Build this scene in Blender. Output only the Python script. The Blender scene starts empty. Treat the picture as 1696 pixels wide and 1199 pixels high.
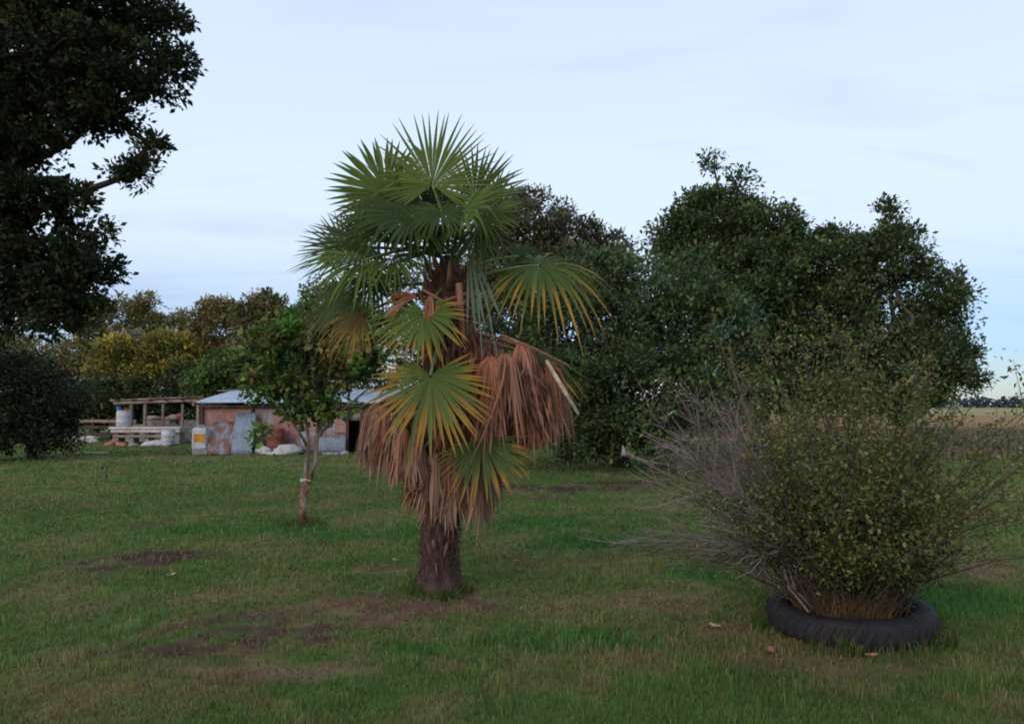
import bpy, bmesh, math, random
import numpy as np
from mathutils import Vector, Matrix, noise as mn
random.seed(7); rng = np.random.default_rng(7)
R = math.radians
S = bpy.context.scene
COL = S.collection

# ------------------------------------------------------------------ camera
FPX, CX, CY, HZ, EYE = 1218.0, 848.0, 599.5, 672.0, 1.6      # photo pixels (1696 x 1199)
PITCH = math.atan((HZ - CY) / FPX)
cam_d = bpy.data.cameras.new('camera'); cam = bpy.data.objects.new('camera', cam_d); COL.objects.link(cam)
cam_d.sensor_width = 36; cam_d.lens = 36 * FPX / 1696; cam_d.clip_end = 5000
cam.location = (0, 0, EYE); cam.rotation_euler = (R(90) + PITCH, 0, 0)
S.camera = cam

# ------------------------------------------------------------------ world, sun, exposure
SUN_EL, SUN_ROT = R(16), R(215)         # low sun behind the camera and to its left, veiled
W = bpy.data.worlds.new('World'); S.world = W; W.use_nodes = True
wn, wl = W.node_tree.nodes, W.node_tree.links
wn.clear()
def N(t, **k):
    n = wn.new(t)
    for a, b in k.items(): setattr(n, a, b)
    return n
out = N('ShaderNodeOutputWorld'); bg = N('ShaderNodeBackground'); bg.inputs[1].default_value = 0.12
sky = N('ShaderNodeTexSky', sky_type='NISHITA', sun_disc=False)
sky.sun_elevation = SUN_EL; sky.sun_rotation = SUN_ROT; sky.air_density = 1.3; sky.dust_density = 0.15; sky.ozone_density = 3.5
tc = N('ShaderNodeTexCoord'); sep = N('ShaderNodeSeparateXYZ'); wl.new(tc.outputs['Generated'], sep.inputs[0])
# high thin cloud deck: direction projected on a plane, streaky noise
zc = N('ShaderNodeMath', operation='MAXIMUM'); wl.new(sep.outputs[2], zc.inputs[0]); zc.inputs[1].default_value = 0.0
za = N('ShaderNodeMath', operation='ADD'); wl.new(zc.outputs[0], za.inputs[0]); za.inputs[1].default_value = 0.12
dx = N('ShaderNodeMath', operation='DIVIDE'); wl.new(sep.outputs[0], dx.inputs[0]); wl.new(za.outputs[0], dx.inputs[1])
dy = N('ShaderNodeMath', operation='DIVIDE'); wl.new(sep.outputs[1], dy.inputs[0]); wl.new(za.outputs[0], dy.inputs[1])
cb = N('ShaderNodeCombineXYZ'); wl.new(dx.outputs[0], cb.inputs[0]); wl.new(dy.outputs[0], cb.inputs[1])
mp = N('ShaderNodeMapping'); mp.inputs['Scale'].default_value = (0.6, 1.9, 1); mp.inputs['Rotation'].default_value = (0, 0, R(18)); mp.inputs['Location'].default_value = (2.3, 0.7, 0)
wl.new(cb.outputs[0], mp.inputs[0])
nz = N('ShaderNodeTexNoise'); nz.inputs['Scale'].default_value = 1.5; nz.inputs['Detail'].default_value = 5; nz.inputs['Roughness'].default_value = 0.5; nz.inputs['Distortion'].default_value = 0.5
wl.new(mp.outputs[0], nz.inputs['Vector'])
# veil: pale haze-cloud over the whole sky, thinning at the horizon so clear blue shows there
vr = N('ShaderNodeValToRGB'); vr.color_ramp.interpolation = 'EASE'
e = vr.color_ramp.elements; e[0].position = 0.0; e[0].color = (.12, .12, .12, 1); e[1].position = 0.24; e[1].color = (.93, .93, .93, 1)
e2 = vr.color_ramp.elements.new(0.5); e2.color = (.84, .84, .84, 1)
wl.new(sep.outputs[2], vr.inputs[0])
# darker streaks inside the veil
sr = N('ShaderNodeMapRange'); sr.inputs[1].default_value = 0.52; sr.inputs[2].default_value = 0.70; sr.inputs[3].default_value = 0; sr.inputs[4].default_value = 0.6
wl.new(nz.outputs[0], sr.inputs[0])
vc = N('ShaderNodeMix', data_type='RGBA'); vc.inputs[6].default_value = (6.75, 7.95, 9.4, 1); vc.inputs[7].default_value = (5.6, 6.4, 8.6, 1)
wl.new(sr.outputs[0], vc.inputs[0])
sk2 = N('ShaderNodeMix', data_type='RGBA', blend_type='MULTIPLY'); sk2.inputs[0].default_value = 1; sk2.inputs[7].default_value = (.62, .80, 1.30, 1)
wl.new(sky.outputs[0], sk2.inputs[6])
mx = N('ShaderNodeMix', data_type='RGBA'); wl.new(vr.outputs[0], mx.inputs[0]); wl.new(sk2.outputs[2], mx.inputs[6]); wl.new(vc.outputs[2], mx.inputs[7])
wl.new(mx.outputs[2], bg.inputs[0]); wl.new(bg.outputs[0], out.inputs[0])

sd = bpy.data.lights.new('sun', 'SUN'); sun = bpy.data.objects.new('sun', sd); COL.objects.link(sun)
sd.energy = 1.5; sd.angle = R(40); sd.color = (1, .84, .70)
SD = Vector((math.sin(SUN_ROT) * math.cos(R(24)), math.cos(SUN_ROT) * math.cos(R(24)), math.sin(R(24))))
sun.rotation_euler = SD.to_track_quat('Z', 'Y').to_euler(); sun.location = (-20, -20, 20)
V = S.view_settings; V.view_transform = 'Standard'; V.look = 'None'; V.gamma = 1; V.exposure = 0.0
S.cycles.max_bounces = 6; S.cycles.diffuse_bounces = 3; S.cycles.glossy_bounces = 2; S.cycles.transmission_bounces = 3; S.cycles.transparent_max_bounces = 4
S.cycles.pixel_filter_type = 'BLACKMAN_HARRIS'; S.cycles.filter_width = 1.9

# ------------------------------------------------------------------ helpers
def P(px, py, Y):
    u = (px - CX) / FPX; v = -(py - CY) / FPX
    y = math.cos(PITCH) - math.sin(PITCH) * v; z = math.sin(PITCH) + math.cos(PITCH) * v
    t = Y / y
    return Vector((u * t, Y, EYE + z * t))
def gz(x, y):
    r = np.hypot(x, y); f = np.clip((60 - r) / 40, 0, 1)
    return f * (0.018 * np.sin(x * 1.1 + 0.7 * y) + 0.014 * np.sin(2.3 * x - 1.3 * y + 1) + 0.008 * np.sin(5.1 * y + 3.7 * x))
def G(px, py):
    u = (px - CX) / FPX; v = -(py - CY) / FPX
    y = math.cos(PITCH) - math.sin(PITCH) * v; z = math.sin(PITCH) + math.cos(PITCH) * v
    t = -EYE / z
    return Vector((u * t, y * t, float(gz(u * t, y * t))))
def tag(o, label=None, cat=None, group=None, kind=None):
    if label: o['label'] = label
    if cat: o['category'] = cat
    if group: o['group'] = group
    if kind: o['kind'] = kind
    return o
def thing(name, label, cat, loc, group=None):
    o = bpy.data.objects.new(name, None); COL.objects.link(o); o.location = loc; o.empty_display_size = .2
    return tag(o, label, cat, group)
def link(name, me, mat, parent=None, keep_world=True):
    o = bpy.data.objects.new(name, me); COL.objects.link(o)
    if mat is not None and not me.materials: me.materials.append(mat)
    if parent:
        o.parent = parent
        if keep_world:
            m = Matrix.Identity(4); q = parent
            while q is not None:
                m = Matrix.LocRotScale(q.location, q.rotation_euler, q.scale) @ m if q.matrix_parent_inverse == Matrix.Identity(4) else m; 
                if q.matrix_parent_inverse != Matrix.Identity(4): break
                q = q.parent
            o.matrix_parent_inverse = m.inverted() if not parent.parent else Matrix.Identity(4)
    return o
def np_mesh(name, v, faces, col=None, smooth=False):
    """v (n,3); faces (m,k) all the same k"""
    v = np.asarray(v, dtype=np.float32); faces = np.asarray(faces, dtype=np.int32)
    me = bpy.data.meshes.new(name); k = faces.shape[1]; m = len(faces)
    me.vertices.add(len(v)); me.vertices.foreach_set('co', v.ravel())
    me.loops.add(m * k); me.loops.foreach_set('vertex_index', faces.ravel())
    me.polygons.add(m); me.polygons.foreach_set('loop_start', np.arange(0, m * k, k, dtype=np.int32))
    try: me.polygons.foreach_set('loop_total', np.full(m, k, dtype=np.int32))
    except Exception: pass
    if col is not None:
        a = me.color_attributes.new('Col', 'FLOAT_COLOR', 'POINT')
        c = np.ones((len(v), 4), dtype=np.float32); c[:, :3] = col; a.data.foreach_set('color', c.ravel())
    me.update(calc_edges=True); me.validate()
    if smooth: me.polygons.foreach_set('use_smooth', np.ones(m, dtype=bool))
    return me
class MB:
    """collects vertices and quads"""
    def __init__(s): s.v = []; s.f = []; s.c = []
    def add(s, v, f, c=None):
        o = len(s.v); s.v.extend([tuple(p) for p in v]); s.f.extend([tuple(i + o for i in q) for q in f])
        if c is not None: s.c.extend([tuple(x) for x in c])
    def tube(s, pts, rad, n=6, c=None, cap=True):
        pts = [Vector(p) for p in pts]; L = len(pts); vs = []; fs = []
        t = (pts[1] - pts[0]).normalized(); u = t.orthogonal().normalized()
        for i, p in enumerate(pts):
            t = (pts[min(i + 1, L - 1)] - pts[max(i - 1, 0)]).normalized()
            u = (u - t * u.dot(t))
            u = u.normalized() if u.length > 1e-6 else t.orthogonal().normalized()
            w = t.cross(u); r = rad[i] if hasattr(rad, '__len__') else rad
            for k in range(n):
                a = 2 * math.pi * k / n; vs.append(p + (u * math.cos(a) + w * math.sin(a)) * r)
        for i in range(L - 1):
            for k in range(n): fs.append((i * n + k, i * n + (k + 1) % n, (i + 1) * n + (k + 1) % n, (i + 1) * n + k))
        if cap:
            fs.append(tuple(range(n))[::-1]); fs.append(tuple((L - 1) * n + k for k in range(n)))
        s.add(vs, fs, [c] * len(vs) if c is not None else None)
    def box(s, c, d, rz=0, ry=0, rx=0, jit=0):
        M = Matrix.Rotation(rz, 3, 'Z') @ Matrix.Rotation(ry, 3, 'Y') @ Matrix.Rotation(rx, 3, 'X')
        vs = [Vector(c) + M @ Vector((x * d[0] / 2 + random.uniform(-jit, jit), y * d[1] / 2 + random.uniform(-jit, jit), z * d[2] / 2 + random.uniform(-jit, jit))) for x in (-1, 1) for y in (-1, 1) for z in (-1, 1)]
        s.add(vs, [(0, 1, 3, 2), (4, 6, 7, 5), (0, 4, 5, 1), (2, 3, 7, 6), (0, 2, 6, 4), (1, 5, 7, 3)])
    def mesh(s, name, smooth=False):
        me = bpy.data.meshes.new(name); me.from_pydata(s.v, [], s.f)
        if s.c and len(s.c) == len(s.v):
            a = me.color_attributes.new('Col', 'FLOAT_COLOR', 'POINT')
            a.data.foreach_set('color', np.array([(c[0], c[1], c[2], 1) for c in s.c], dtype=np.float32).ravel())
        me.update()
        if smooth: me.polygons.foreach_set('use_smooth', [True] * len(me.polygons))
        return me
    def build(s, name, mat, parent=None, smooth=False): return link(name, s.mesh(name, smooth), mat, parent)
def bevel(o, w, seg=2):
    bm = bmesh.new(); bm.from_mesh(o.data); bmesh.ops.bevel(bm, geom=bm.edges[:], offset=w, segments=seg, affect='EDGES', profile=.6); bm.to_mesh(o.data); bm.free(); return o

# ------------------------------------------------------------------ materials
def newmat(name):
    m = bpy.data.materials.new(name); m.use_nodes = True; nt = m.node_tree
    return m, nt, nt.nodes['Principled BSDF']
def mat(name, c1, c2=None, scale=6, rough=.85, bump=.3, lo=.4, hi=.62, stretch=(1, 1, 1), metal=0, c3=None, spec=.3, detail=6):
    m, nt, b = newmat(name); n, l = nt.nodes, nt.links
    b.inputs['Roughness'].default_value = rough; b.inputs['Metallic'].default_value = metal; b.inputs['Specular IOR Level'].default_value = spec
    c2 = c2 or tuple(x * .6 for x in c1)
    t = n.new('ShaderNodeTexCoord'); mp = n.new('ShaderNodeMapping'); mp.inputs['Scale'].default_value = stretch; l.new(t.outputs['Object'], mp.inputs[0])
    z = n.new('ShaderNodeTexNoise'); z.inputs['Scale'].default_value = scale; z.inputs['Detail'].default_value = detail; z.inputs['Roughness'].default_value = .65; l.new(mp.outputs[0], z.inputs['Vector'])
    r = n.new('ShaderNodeValToRGB'); r.color_ramp.elements[0].position = lo; r.color_ramp.elements[1].position = hi
    r.color_ramp.elements[0].color = (*c1, 1); r.color_ramp.elements[1].color = (*c2, 1)
    if c3: x = r.color_ramp.elements.new((lo + hi) / 2); x.color = (*c3, 1)
    l.new(z.outputs[0], r.inputs[0])
    z2 = n.new('ShaderNodeTexNoise'); z2.inputs['Scale'].default_value = scale * 5; z2.inputs['Detail'].default_value = 4; l.new(mp.outputs[0], z2.inputs['Vector'])
    mr = n.new('ShaderNodeMapRange'); mr.inputs[1].default_value = .3; mr.inputs[2].default_value = .7; mr.inputs[3].default_value = .72; mr.inputs[4].default_value = 1.2; l.new(z2.outputs[0], mr.inputs[0])
    mu = n.new('ShaderNodeMix'); mu.data_type = 'RGBA'; mu.blend_type = 'MULTIPLY'; mu.inputs[0].default_value = 1; l.new(r.outputs[0], mu.inputs[6]); l.new(mr.outputs[0], mu.inputs[7]); l.new(mu.outputs[2], b.inputs['Base Color'])
    if bump:
        bp = n.new('ShaderNodeBump'); bp.inputs['Strength'].default_value = bump; bp.inputs['Distance'].default_value = .02; l.new(z2.outputs[0], bp.inputs['Height']); l.new(bp.outputs[0], b.inputs['Normal'])
    return m
def leafmat(name, rough=.5, trans=.25, spec=.35):
    """colour comes from the leaf's own colour attribute"""
    m, nt, b = newmat(name); n, l = nt.nodes, nt.links
    a = n.new('ShaderNodeAttribute'); a.attribute_name = 'Col'
    l.new(a.outputs['Color'], b.inputs['Base Color']); b.inputs['Roughness'].default_value = rough; b.inputs['Specular IOR Level'].default_value = spec
    if trans:
        t = n.new('ShaderNodeBsdfTranslucent'); l.new(a.outputs['Color'], t.inputs[0]); mx = n.new('ShaderNodeMixShader'); mx.inputs[0].default_value = trans
        l.new(b.outputs[0], mx.inputs[1]); l.new(t.outputs[0], mx.inputs[2]); l.new(mx.outputs[0], n['Material Output'].inputs[0])
    return m
M = {}
M['leaf'] = leafmat('leaf', .6, .25, .16)
M['leaf_gloss'] = leafmat('leaf_gloss', .42, .15, .4)
M['palm'] = leafmat('palm_blade', .55, .28, .22)
M['dead'] = leafmat('dead_blade', .85, .25, .15)
M['grass'] = leafmat('grass_blade', .6, .3, .2)
M['twig'] = leafmat('twig', .9, 0, .1)
M['bark'] = mat('bark', (.10, .075, .06), (.045, .033, .028), 9, .95, .6, stretch=(1, 1, .25))
M['bark_pale'] = mat('bark_pale', (.30, .25, .22), (.12, .085, .07), 7, .95, .5, stretch=(1, 1, .5))
M['palm_trunk'] = mat('palm_trunk', (.105, .065, .058), (.045, .026, .024), 14, .98, .8, stretch=(1, 1, .3))
M['petiole'] = mat('petiole', (.16, .20, .06), (.09, .13, .04), 8, .5, .1)
M['petiole_dead'] = mat('petiole_dead', (.30, .15, .09), (.17, .075, .05), 8, .8, .3, stretch=(1, 1, .3))
M['petiole_pale'] = mat('petiole_pale', (.55, .47, .40), (.34, .25, .18), 14, .8, .2)
M['scar'] = mat('leaf_scar', (.20, .10, .075), (.12, .06, .05), 18, .9, .4)
M['galv'] = mat('galvanised', (.27, .31, .38), (.19, .21, .26), 3, .55, .15, metal=.25, lo=.35, hi=.7)
M['galv_rust'] = mat('galvanised_rusty', (.28, .30, .36), (.21, .11, .09), 2.4, .75, .2, metal=.1, lo=.42, hi=.56, stretch=(2, 2, .7))
M['roof'] = mat('roof_iron', (.52, .58, .70), (.38, .43, .53), 2, .4, .15, metal=.3, lo=.35, hi=.7)
M['rust'] = mat('rusted_iron', (.42, .235, .205), (.28, .135, .115), 2.6, .9, .3, lo=.38, hi=.66)
M['rust_grey'] = mat('rusted_grey_iron', (.27, .18, .17), (.36, .35, .37), 2.0, .85, .3, lo=.45, hi=.62, stretch=(2, 2, .7))
M['timber'] = mat('weathered_timber', (.33, .25, .21), (.20, .14, .12), 6, .9, .4, stretch=(.3, 1, 1))
M['timber_dark'] = mat('dark_timber', (.10, .065, .055), (.05, .03, .028), 6, .9, .4, stretch=(1, 1, .3))
M['white_plastic'] = mat('white_plastic', (.50, .51, .54), (.40, .40, .42), 3, .5, .05)
M['sack'] = mat('white_sack', (.50, .48, .50), (.36, .33, .34), 9, .8, .4)
M['white_paint'] = mat('aged_white_paint', (.58, .53, .54), (.44, .36, .35), 4, .7, .2)
M['orange'] = mat('orange_panel', (.60, .26, .03), (.45, .17, .02), 7, .6, .05)
M['blue'] = mat('blue_plastic', (.05, .16, .38), (.035, .10, .25), 6, .5, .05)
M['red'] = mat('faded_red', (.22, .06, .045), (.15, .045, .038), 5, .7, .1)
M['terracotta'] = mat('terracotta', (.42, .17, .12), (.26, .10, .075), 8, .9, .3)
M['concrete'] = mat('concrete', (.30, .28, .28), (.20, .185, .18), 9, .95, .4)
M['rubber'] = mat('tyre_rubber', (.011, .011, .014), (.030, .026, .028), 4, .75, .3, lo=.4, hi=.75)
M['soil'] = mat('soil', (.060, .040, .030), (.025, .017, .013), 14, 1, .8)
M['black_plastic'] = mat('black_plastic', (.018, .018, .020), (.03, .03, .032), 5, .6, .3)
M['metal_dark'] = mat('dark_metal', (.05, .055, .065), (.09, .085, .09), 12, .6, .2, metal=.4)
M['aqua'] = mat('aqua_plastic', (.10, .36, .38), (.06, .25, .27), 6, .5, .05)

# ------------------------------------------------------------------ ground colours
def smooth(a, b, x): t = np.clip((x - a) / (b - a), 0, 1); return t * t * (3 - 2 * t)
_perm = rng.random((64, 64))
def vnoise(x, y, s, o=0):
    x = np.asarray(x) * s + o * 7.3; y = np.asarray(y) * s + o * 3.1
    xi = np.floor(x).astype(int); yi = np.floor(y).astype(int); fx = x - xi; fy = y - yi
    fx = fx * fx * (3 - 2 * fx); fy = fy * fy * (3 - 2 * fy); g = lambda i, j: _perm[i % 64, j % 64]
    return (g(xi, yi) * (1 - fx) + g(xi + 1, yi) * fx) * (1 - fy) + (g(xi, yi + 1) * (1 - fx) + g(xi + 1, yi + 1) * fx) * fy
def fbm(x, y, s, o=0): return .5 * vnoise(x, y, s, o) + .3 * vnoise(x, y, s * 2.1, o + 1) + .2 * vnoise(x, y, s * 4.3, o + 2)
# worn patches, and a bare soil strip with the evergreen's shade painted in: pixel, radii in metres, strength, tint (0 dark soil .. 1 dry straw)
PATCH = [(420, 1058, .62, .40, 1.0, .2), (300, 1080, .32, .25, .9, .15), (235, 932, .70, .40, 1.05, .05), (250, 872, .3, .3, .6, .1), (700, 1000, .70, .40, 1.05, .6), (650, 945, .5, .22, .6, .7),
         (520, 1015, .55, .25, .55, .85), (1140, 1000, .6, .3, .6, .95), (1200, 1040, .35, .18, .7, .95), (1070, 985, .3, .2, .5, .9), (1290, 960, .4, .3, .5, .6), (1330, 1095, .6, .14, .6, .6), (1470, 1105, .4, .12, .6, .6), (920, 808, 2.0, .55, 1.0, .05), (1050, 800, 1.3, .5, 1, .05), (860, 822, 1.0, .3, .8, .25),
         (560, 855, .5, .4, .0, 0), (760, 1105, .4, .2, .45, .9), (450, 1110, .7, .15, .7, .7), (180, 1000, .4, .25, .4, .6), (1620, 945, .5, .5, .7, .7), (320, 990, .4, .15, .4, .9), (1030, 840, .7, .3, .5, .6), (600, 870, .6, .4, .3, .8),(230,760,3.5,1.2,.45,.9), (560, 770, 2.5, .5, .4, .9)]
LUSH = [(900, 1060, 1.0, .35), (600, 880, 1.6, .7), (1000, 900, 1.1, .6), (1560, 1000, .8, .7), (420, 880, 1.4, .5), (830, 870, 1.4, .6), (680, 1075, .4, .2), (1150, 950, .5, .4)]
def ground_fields(x, y):
    d = np.zeros_like(x); tint = np.zeros_like(x); w = np.full_like(x, 1e-4); n = fbm(x, y, 2.6, 5) - .5; n2 = fbm(x, y, 7, 9) - .5
    for px, py, rx, ry, s, t in PATCH:
        c = G(px, py); q = np.hypot((x - c.x) / rx, (y - c.y) / ry) + n * 2.2 + n2 * 2.0
        m = s * (1 - smooth(.6, 1.2, q)); d = np.maximum(d, m); tint += m * t; w += m
    lush = np.zeros_like(x)
    for px, py, rx, ry in LUSH:
        c = G(px, py); q = np.hypot((x - c.x) / rx, (y - c.y) / ry) + n * 1.2
        lush = np.maximum(lush, 1 - smooth(.4, 1.2, q))
    dry = smooth(.47, .68, fbm(x, y, .9, 3)) * .40 + smooth(.48, .68, fbm(x, y, 3.4, 4)) * (.25 + .35 * smooth(7.5, 4.5, y))
    return d, tint / w, lush * (1 - d), dry * (1 - .8 * lush)
def ground_color(x, y):
    d, t, lush, dry = ground_fields(x, y)
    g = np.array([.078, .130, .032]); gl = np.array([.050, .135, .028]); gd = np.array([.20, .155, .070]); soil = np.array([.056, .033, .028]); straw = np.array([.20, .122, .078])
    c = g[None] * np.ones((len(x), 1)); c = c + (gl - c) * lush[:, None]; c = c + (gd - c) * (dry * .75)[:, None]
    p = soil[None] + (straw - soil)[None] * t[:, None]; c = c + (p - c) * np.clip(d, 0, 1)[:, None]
    return c, d, t, lush, dry

# ------------------------------------------------------------------ ground sheet
def ground_mat():
    m, nt, b = newmat('lawn'); n, l = nt.nodes, nt.links
    a = n.new('ShaderNodeAttribute'); a.attribute_name = 'Col'; t = n.new('ShaderNodeTexCoord')
    z = n.new('ShaderNodeTexNoise'); z.inputs['Scale'].default_value = 5; z.inputs['Detail'].default_value = 10; z.inputs['Roughness'].default_value = .75; l.new(t.outputs['Object'], z.inputs['Vector'])
    mr = n.new('ShaderNodeMapRange'); mr.inputs[1].default_value = .25; mr.inputs[2].default_value = .75; mr.inputs[3].default_value = .45; mr.inputs[4].default_value = 1.35; l.new(z.outputs[0], mr.inputs[0])
    mu = n.new('ShaderNodeMix'); mu.data_type = 'RGBA'; mu.blend_type = 'MULTIPLY'; mu.inputs[0].default_value = 1; l.new(a.outputs['Color'], mu.inputs[6]); l.new(mr.outputs[0], mu.inputs[7]); l.new(mu.outputs[2], b.inputs['Base Color'])
    b.inputs['Roughness'].default_value = 1; b.inputs['Specular IOR Level'].default_value = .1
    bp = n.new('ShaderNodeBump'); bp.inputs['Strength'].default_value = .8; bp.inputs['Distance'].default_value = .03; l.new(z.outputs[0], bp.inputs['Height']); l.new(bp.outputs[0], b.inputs['Normal'])
    return m
gx = np.concatenate([-np.geomspace(2500, 24, 22), np.linspace(-22, 22, 300), np.geomspace(24, 2500, 22)])
gy = np.concatenate([-np.geomspace(600, 4, 12), np.linspace(-2, 30, 260), np.geomspace(31, 4000, 40)])
X, Y = np.meshgrid(gx, gy); x, y = X.ravel(), Y.ravel()
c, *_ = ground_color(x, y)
# beyond the yard on the right lies a dry paddock: beige standing grass, then paler green-yellow pasture
fld = smooth(30, 36, y + .25 * (x - 8)) * smooth(-2, 6, x - 2 + .0 * y)
far = smooth(60, 130, y)
fc = np.array([.27, .20, .12])[None] * (1 - far[:, None]) + np.array([.30, .27, .12])[None] * far[:, None]
c = c + (fc - c) * fld[:, None]
idx = np.arange(len(x)).reshape(X.shape)
q = np.stack([idx[:-1, :-1], idx[:-1, 1:], idx[1:, 1:], idx[1:, :-1]], -1).reshape(-1, 4)
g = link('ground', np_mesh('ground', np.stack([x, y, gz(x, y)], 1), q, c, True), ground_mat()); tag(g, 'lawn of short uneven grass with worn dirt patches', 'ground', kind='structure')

# ------------------------------------------------------------------ grass blades
def blades(n, x, y, h, w, col, lean=.55, z=None):
    a = rng.uniform(0, 2 * np.pi, n); b = rng.uniform(0, 2 * np.pi, n); ln = rng.uniform(.1, 1, n) * lean * h
    z = gz(x, y) if z is None else z; sx, sy = np.cos(a) * w / 2, np.sin(a) * w / 2; lx, ly = np.cos(b) * ln, np.sin(b) * ln
    base = np.stack([x, y, z - .01], 1); mid = np.stack([x + lx * .35, y + ly * .35, z + h * .6], 1); tip = np.stack([x + lx, y + ly, z + h * (1 - .25 * (ln / (h + 1e-6)))], 1)
    s = np.stack([sx, sy, 0 * sx], 1)
    v = np.stack([base - s, base + s, mid + s * .75, mid - s * .75, tip], 1).reshape(-1, 3)
    i = np.arange(n)[:, None] * 5
    f = np.concatenate([i + np.array([[0, 1, 2]]), i + np.array([[0, 2, 3]]), i + np.array([[3, 2, 4]])])
    return v, f, np.repeat(col, 5, 0)
n = 330000
d = 3.0 * (34 / 3.0) ** rng.random(n); x = rng.uniform(-.88, .88, n) * d; y = d
cl = fbm(x, y, 1.7, 11); keep = (rng.random(n) < .35 + 1.0 * cl)
x, y, d = x[keep], y[keep], d[keep]
c, dirt, t, lush, dry = ground_color(x, y)
keep = (rng.random(len(x)) > np.sqrt(dirt) * 1.05 * (.35 + smooth(.62, .42, fbm(x, y, 9, 31)))); x, y, d, c, lush, dry, dirt = x[keep], y[keep], d[keep], c[keep], lush[keep], dry[keep], dirt[keep]
n = len(x)
tuft = smooth(.5, .8, fbm(x, y, 4.5, 21))
front = np.exp(-((x - 1.0) / 1.3) ** 2 - ((y - 4.6) / .7) ** 2)
h = rng.uniform(.014, .038, n) * (1 + 1.2 * lush * rng.random(n) + 1.3 * tuft + 1.3 * front * rng.random(n) * (1 - dirt)) * (1 + .02 * d)
w = np.clip(.0016 * d, .005, .05) * rng.uniform(.6, 1.3, n)
straw = (rng.random(n) < .05 + .30 * dry + .3 * dirt)
c = c * (rng.uniform(.75, 1.5, n) * (.62 + .5 * fbm(x, y, 5.5, 41) + .36 * fbm(x, y, 1.3, 43)) * (1 + .25 * tuft))[:, None] * np.stack([rng.uniform(.85, 1.2, n), np.ones(n), rng.uniform(.8, 1.2, n)], 1)
c[straw] = np.array([.26, .20, .11]) * rng.uniform(.5, 1.1, (straw.sum(), 1))
v, f, cc = blades(n, x, y, h, w, c)
o = link('lawn_grass', np_mesh('lawn_grass', v, f, cc), M['grass']); tag(o, 'short green grass blades covering the lawn', 'grass', kind='stuff')

# dry litter lying on the worn patches
n = 90000; d = 3.0 * (16 / 3.0) ** rng.random(n); x = rng.uniform(-.88, .88, n) * d; y = d
_, dirt, t, lush, dry = ground_color(x, y); keep = rng.random(n) < dirt * (.25 + .75 * t) * .8 + dry * .12; x, y, t = x[keep], y[keep], t[keep]; n = len(x)
c = np.array([.22, .135, .085]) * rng.uniform(.35, 1.35, (n, 1)); w = np.clip(.0016 * y, .005, .03) * rng.uniform(.6, 1.4, n)
v, f, cc = blades(n, x, y, rng.uniform(.010, .03, n), w, c, 2.6)
o = link('dry_litter', np_mesh('dry_litter', v, f, cc), M['dead']); tag(o, 'dry straw litter scattered over the worn patches of lawn', 'litter', kind='stuff')
# taller tufts round the palm foot, the young tree and the tyre
vs_, fs_, cs_, off = [], [], [], 0
for px, py, r0, r1, nn_ in ((726, 976, .16, .30, 900), (500, 868, .05, .35, 700), (1408, 1040, .56, .68, 1600)):
    c0 = G(px, py); a = rng.uniform(0, 2 * np.pi, nn_); a = a + .35 * np.sin(a * 5 + px); rr = rng.uniform(r0, r1, nn_); x = c0.x + rr * np.cos(a); y = c0.y + rr * np.sin(a)
    c = np.array([.055, .105, .022]) * rng.uniform(.6, 1.5, (nn_, 1)); q_ = rng.random(nn_) < .3; c[q_] = np.array([.19, .13, .07]) * rng.uniform(.5, 1.1, (q_.sum(), 1))
    v, f, cc = blades(nn_, x, y, rng.uniform(.03, .12, nn_) * (.6 + .8 * vnoise(a * 3, rr, 1.5)), .008 + 0 * x, c, .6); vs_.append(v); fs_.append(f + off); cs_.append(cc); off += len(v)
o = link('grass_tufts', np_mesh('grass_tufts', np.concatenate(vs_), np.concatenate(fs_), np.concatenate(cs_)), M['grass']); tag(o, 'taller grass tufts round the palm foot, young tree and tyre', 'grass', kind='stuff')
# tall dry grass of the paddock beyond the trees
n = 60000; y = 37 + 40 * rng.random(n) ** 1.5; x = -2 + (y * .95 + 4) * rng.random(n)
c = np.array([.42, .30, .19]) * rng.uniform(.6, 1.15, (n, 1)) * np.stack([np.ones(n), rng.uniform(.9, 1.08, n), rng.uniform(.8, 1.1, n)], 1)
v, f, cc = blades(n, x, y, rng.uniform(.45, .95, n) * (.7 + .5 * fbm(x, y, .2, 2)), .05 + 0 * x, c, .6)
o = link('dry_paddock_grass', np_mesh('dry_paddock_grass', v, f, cc), M['grass']); tag(o, 'tall beige dry grass in the paddock beyond the trees', 'grass', kind='stuff')
# grey dead weeds along the paddock edge on the right
n = 30000; y = 20 + 17 * rng.random(n) ** .8; x = y * .50 + (y * .48) * rng.random(n) ** .7 + rng.normal(0, .5, n); k_ = fbm(x, y, .35, 8) > .33 + .25 * smooth(25, 20, y) + .2 * smooth(.62, .52, x / y); x, y = x[k_], y[k_]; n = len(x)
c = np.array([.27, .20, .155]) * rng.uniform(.5, 1.2, (n, 1)); gsel = rng.random(n) < .3; c[gsel] = np.array([.09, .10, .045]) * rng.uniform(.6, 1.2, (gsel.sum(), 1))
v, f, cc = blades(n, x, y, rng.uniform(.2, .75, n) * (.5 + .8 * fbm(x, y, .5, 6)), .035 + 0 * x, c, .7)
o = link('dead_weeds', np_mesh('dead_weeds', v, f, cc), M['grass']); tag(o, 'grey brown dead weeds at the edge of the dry paddock', 'weeds', kind='stuff')

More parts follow.
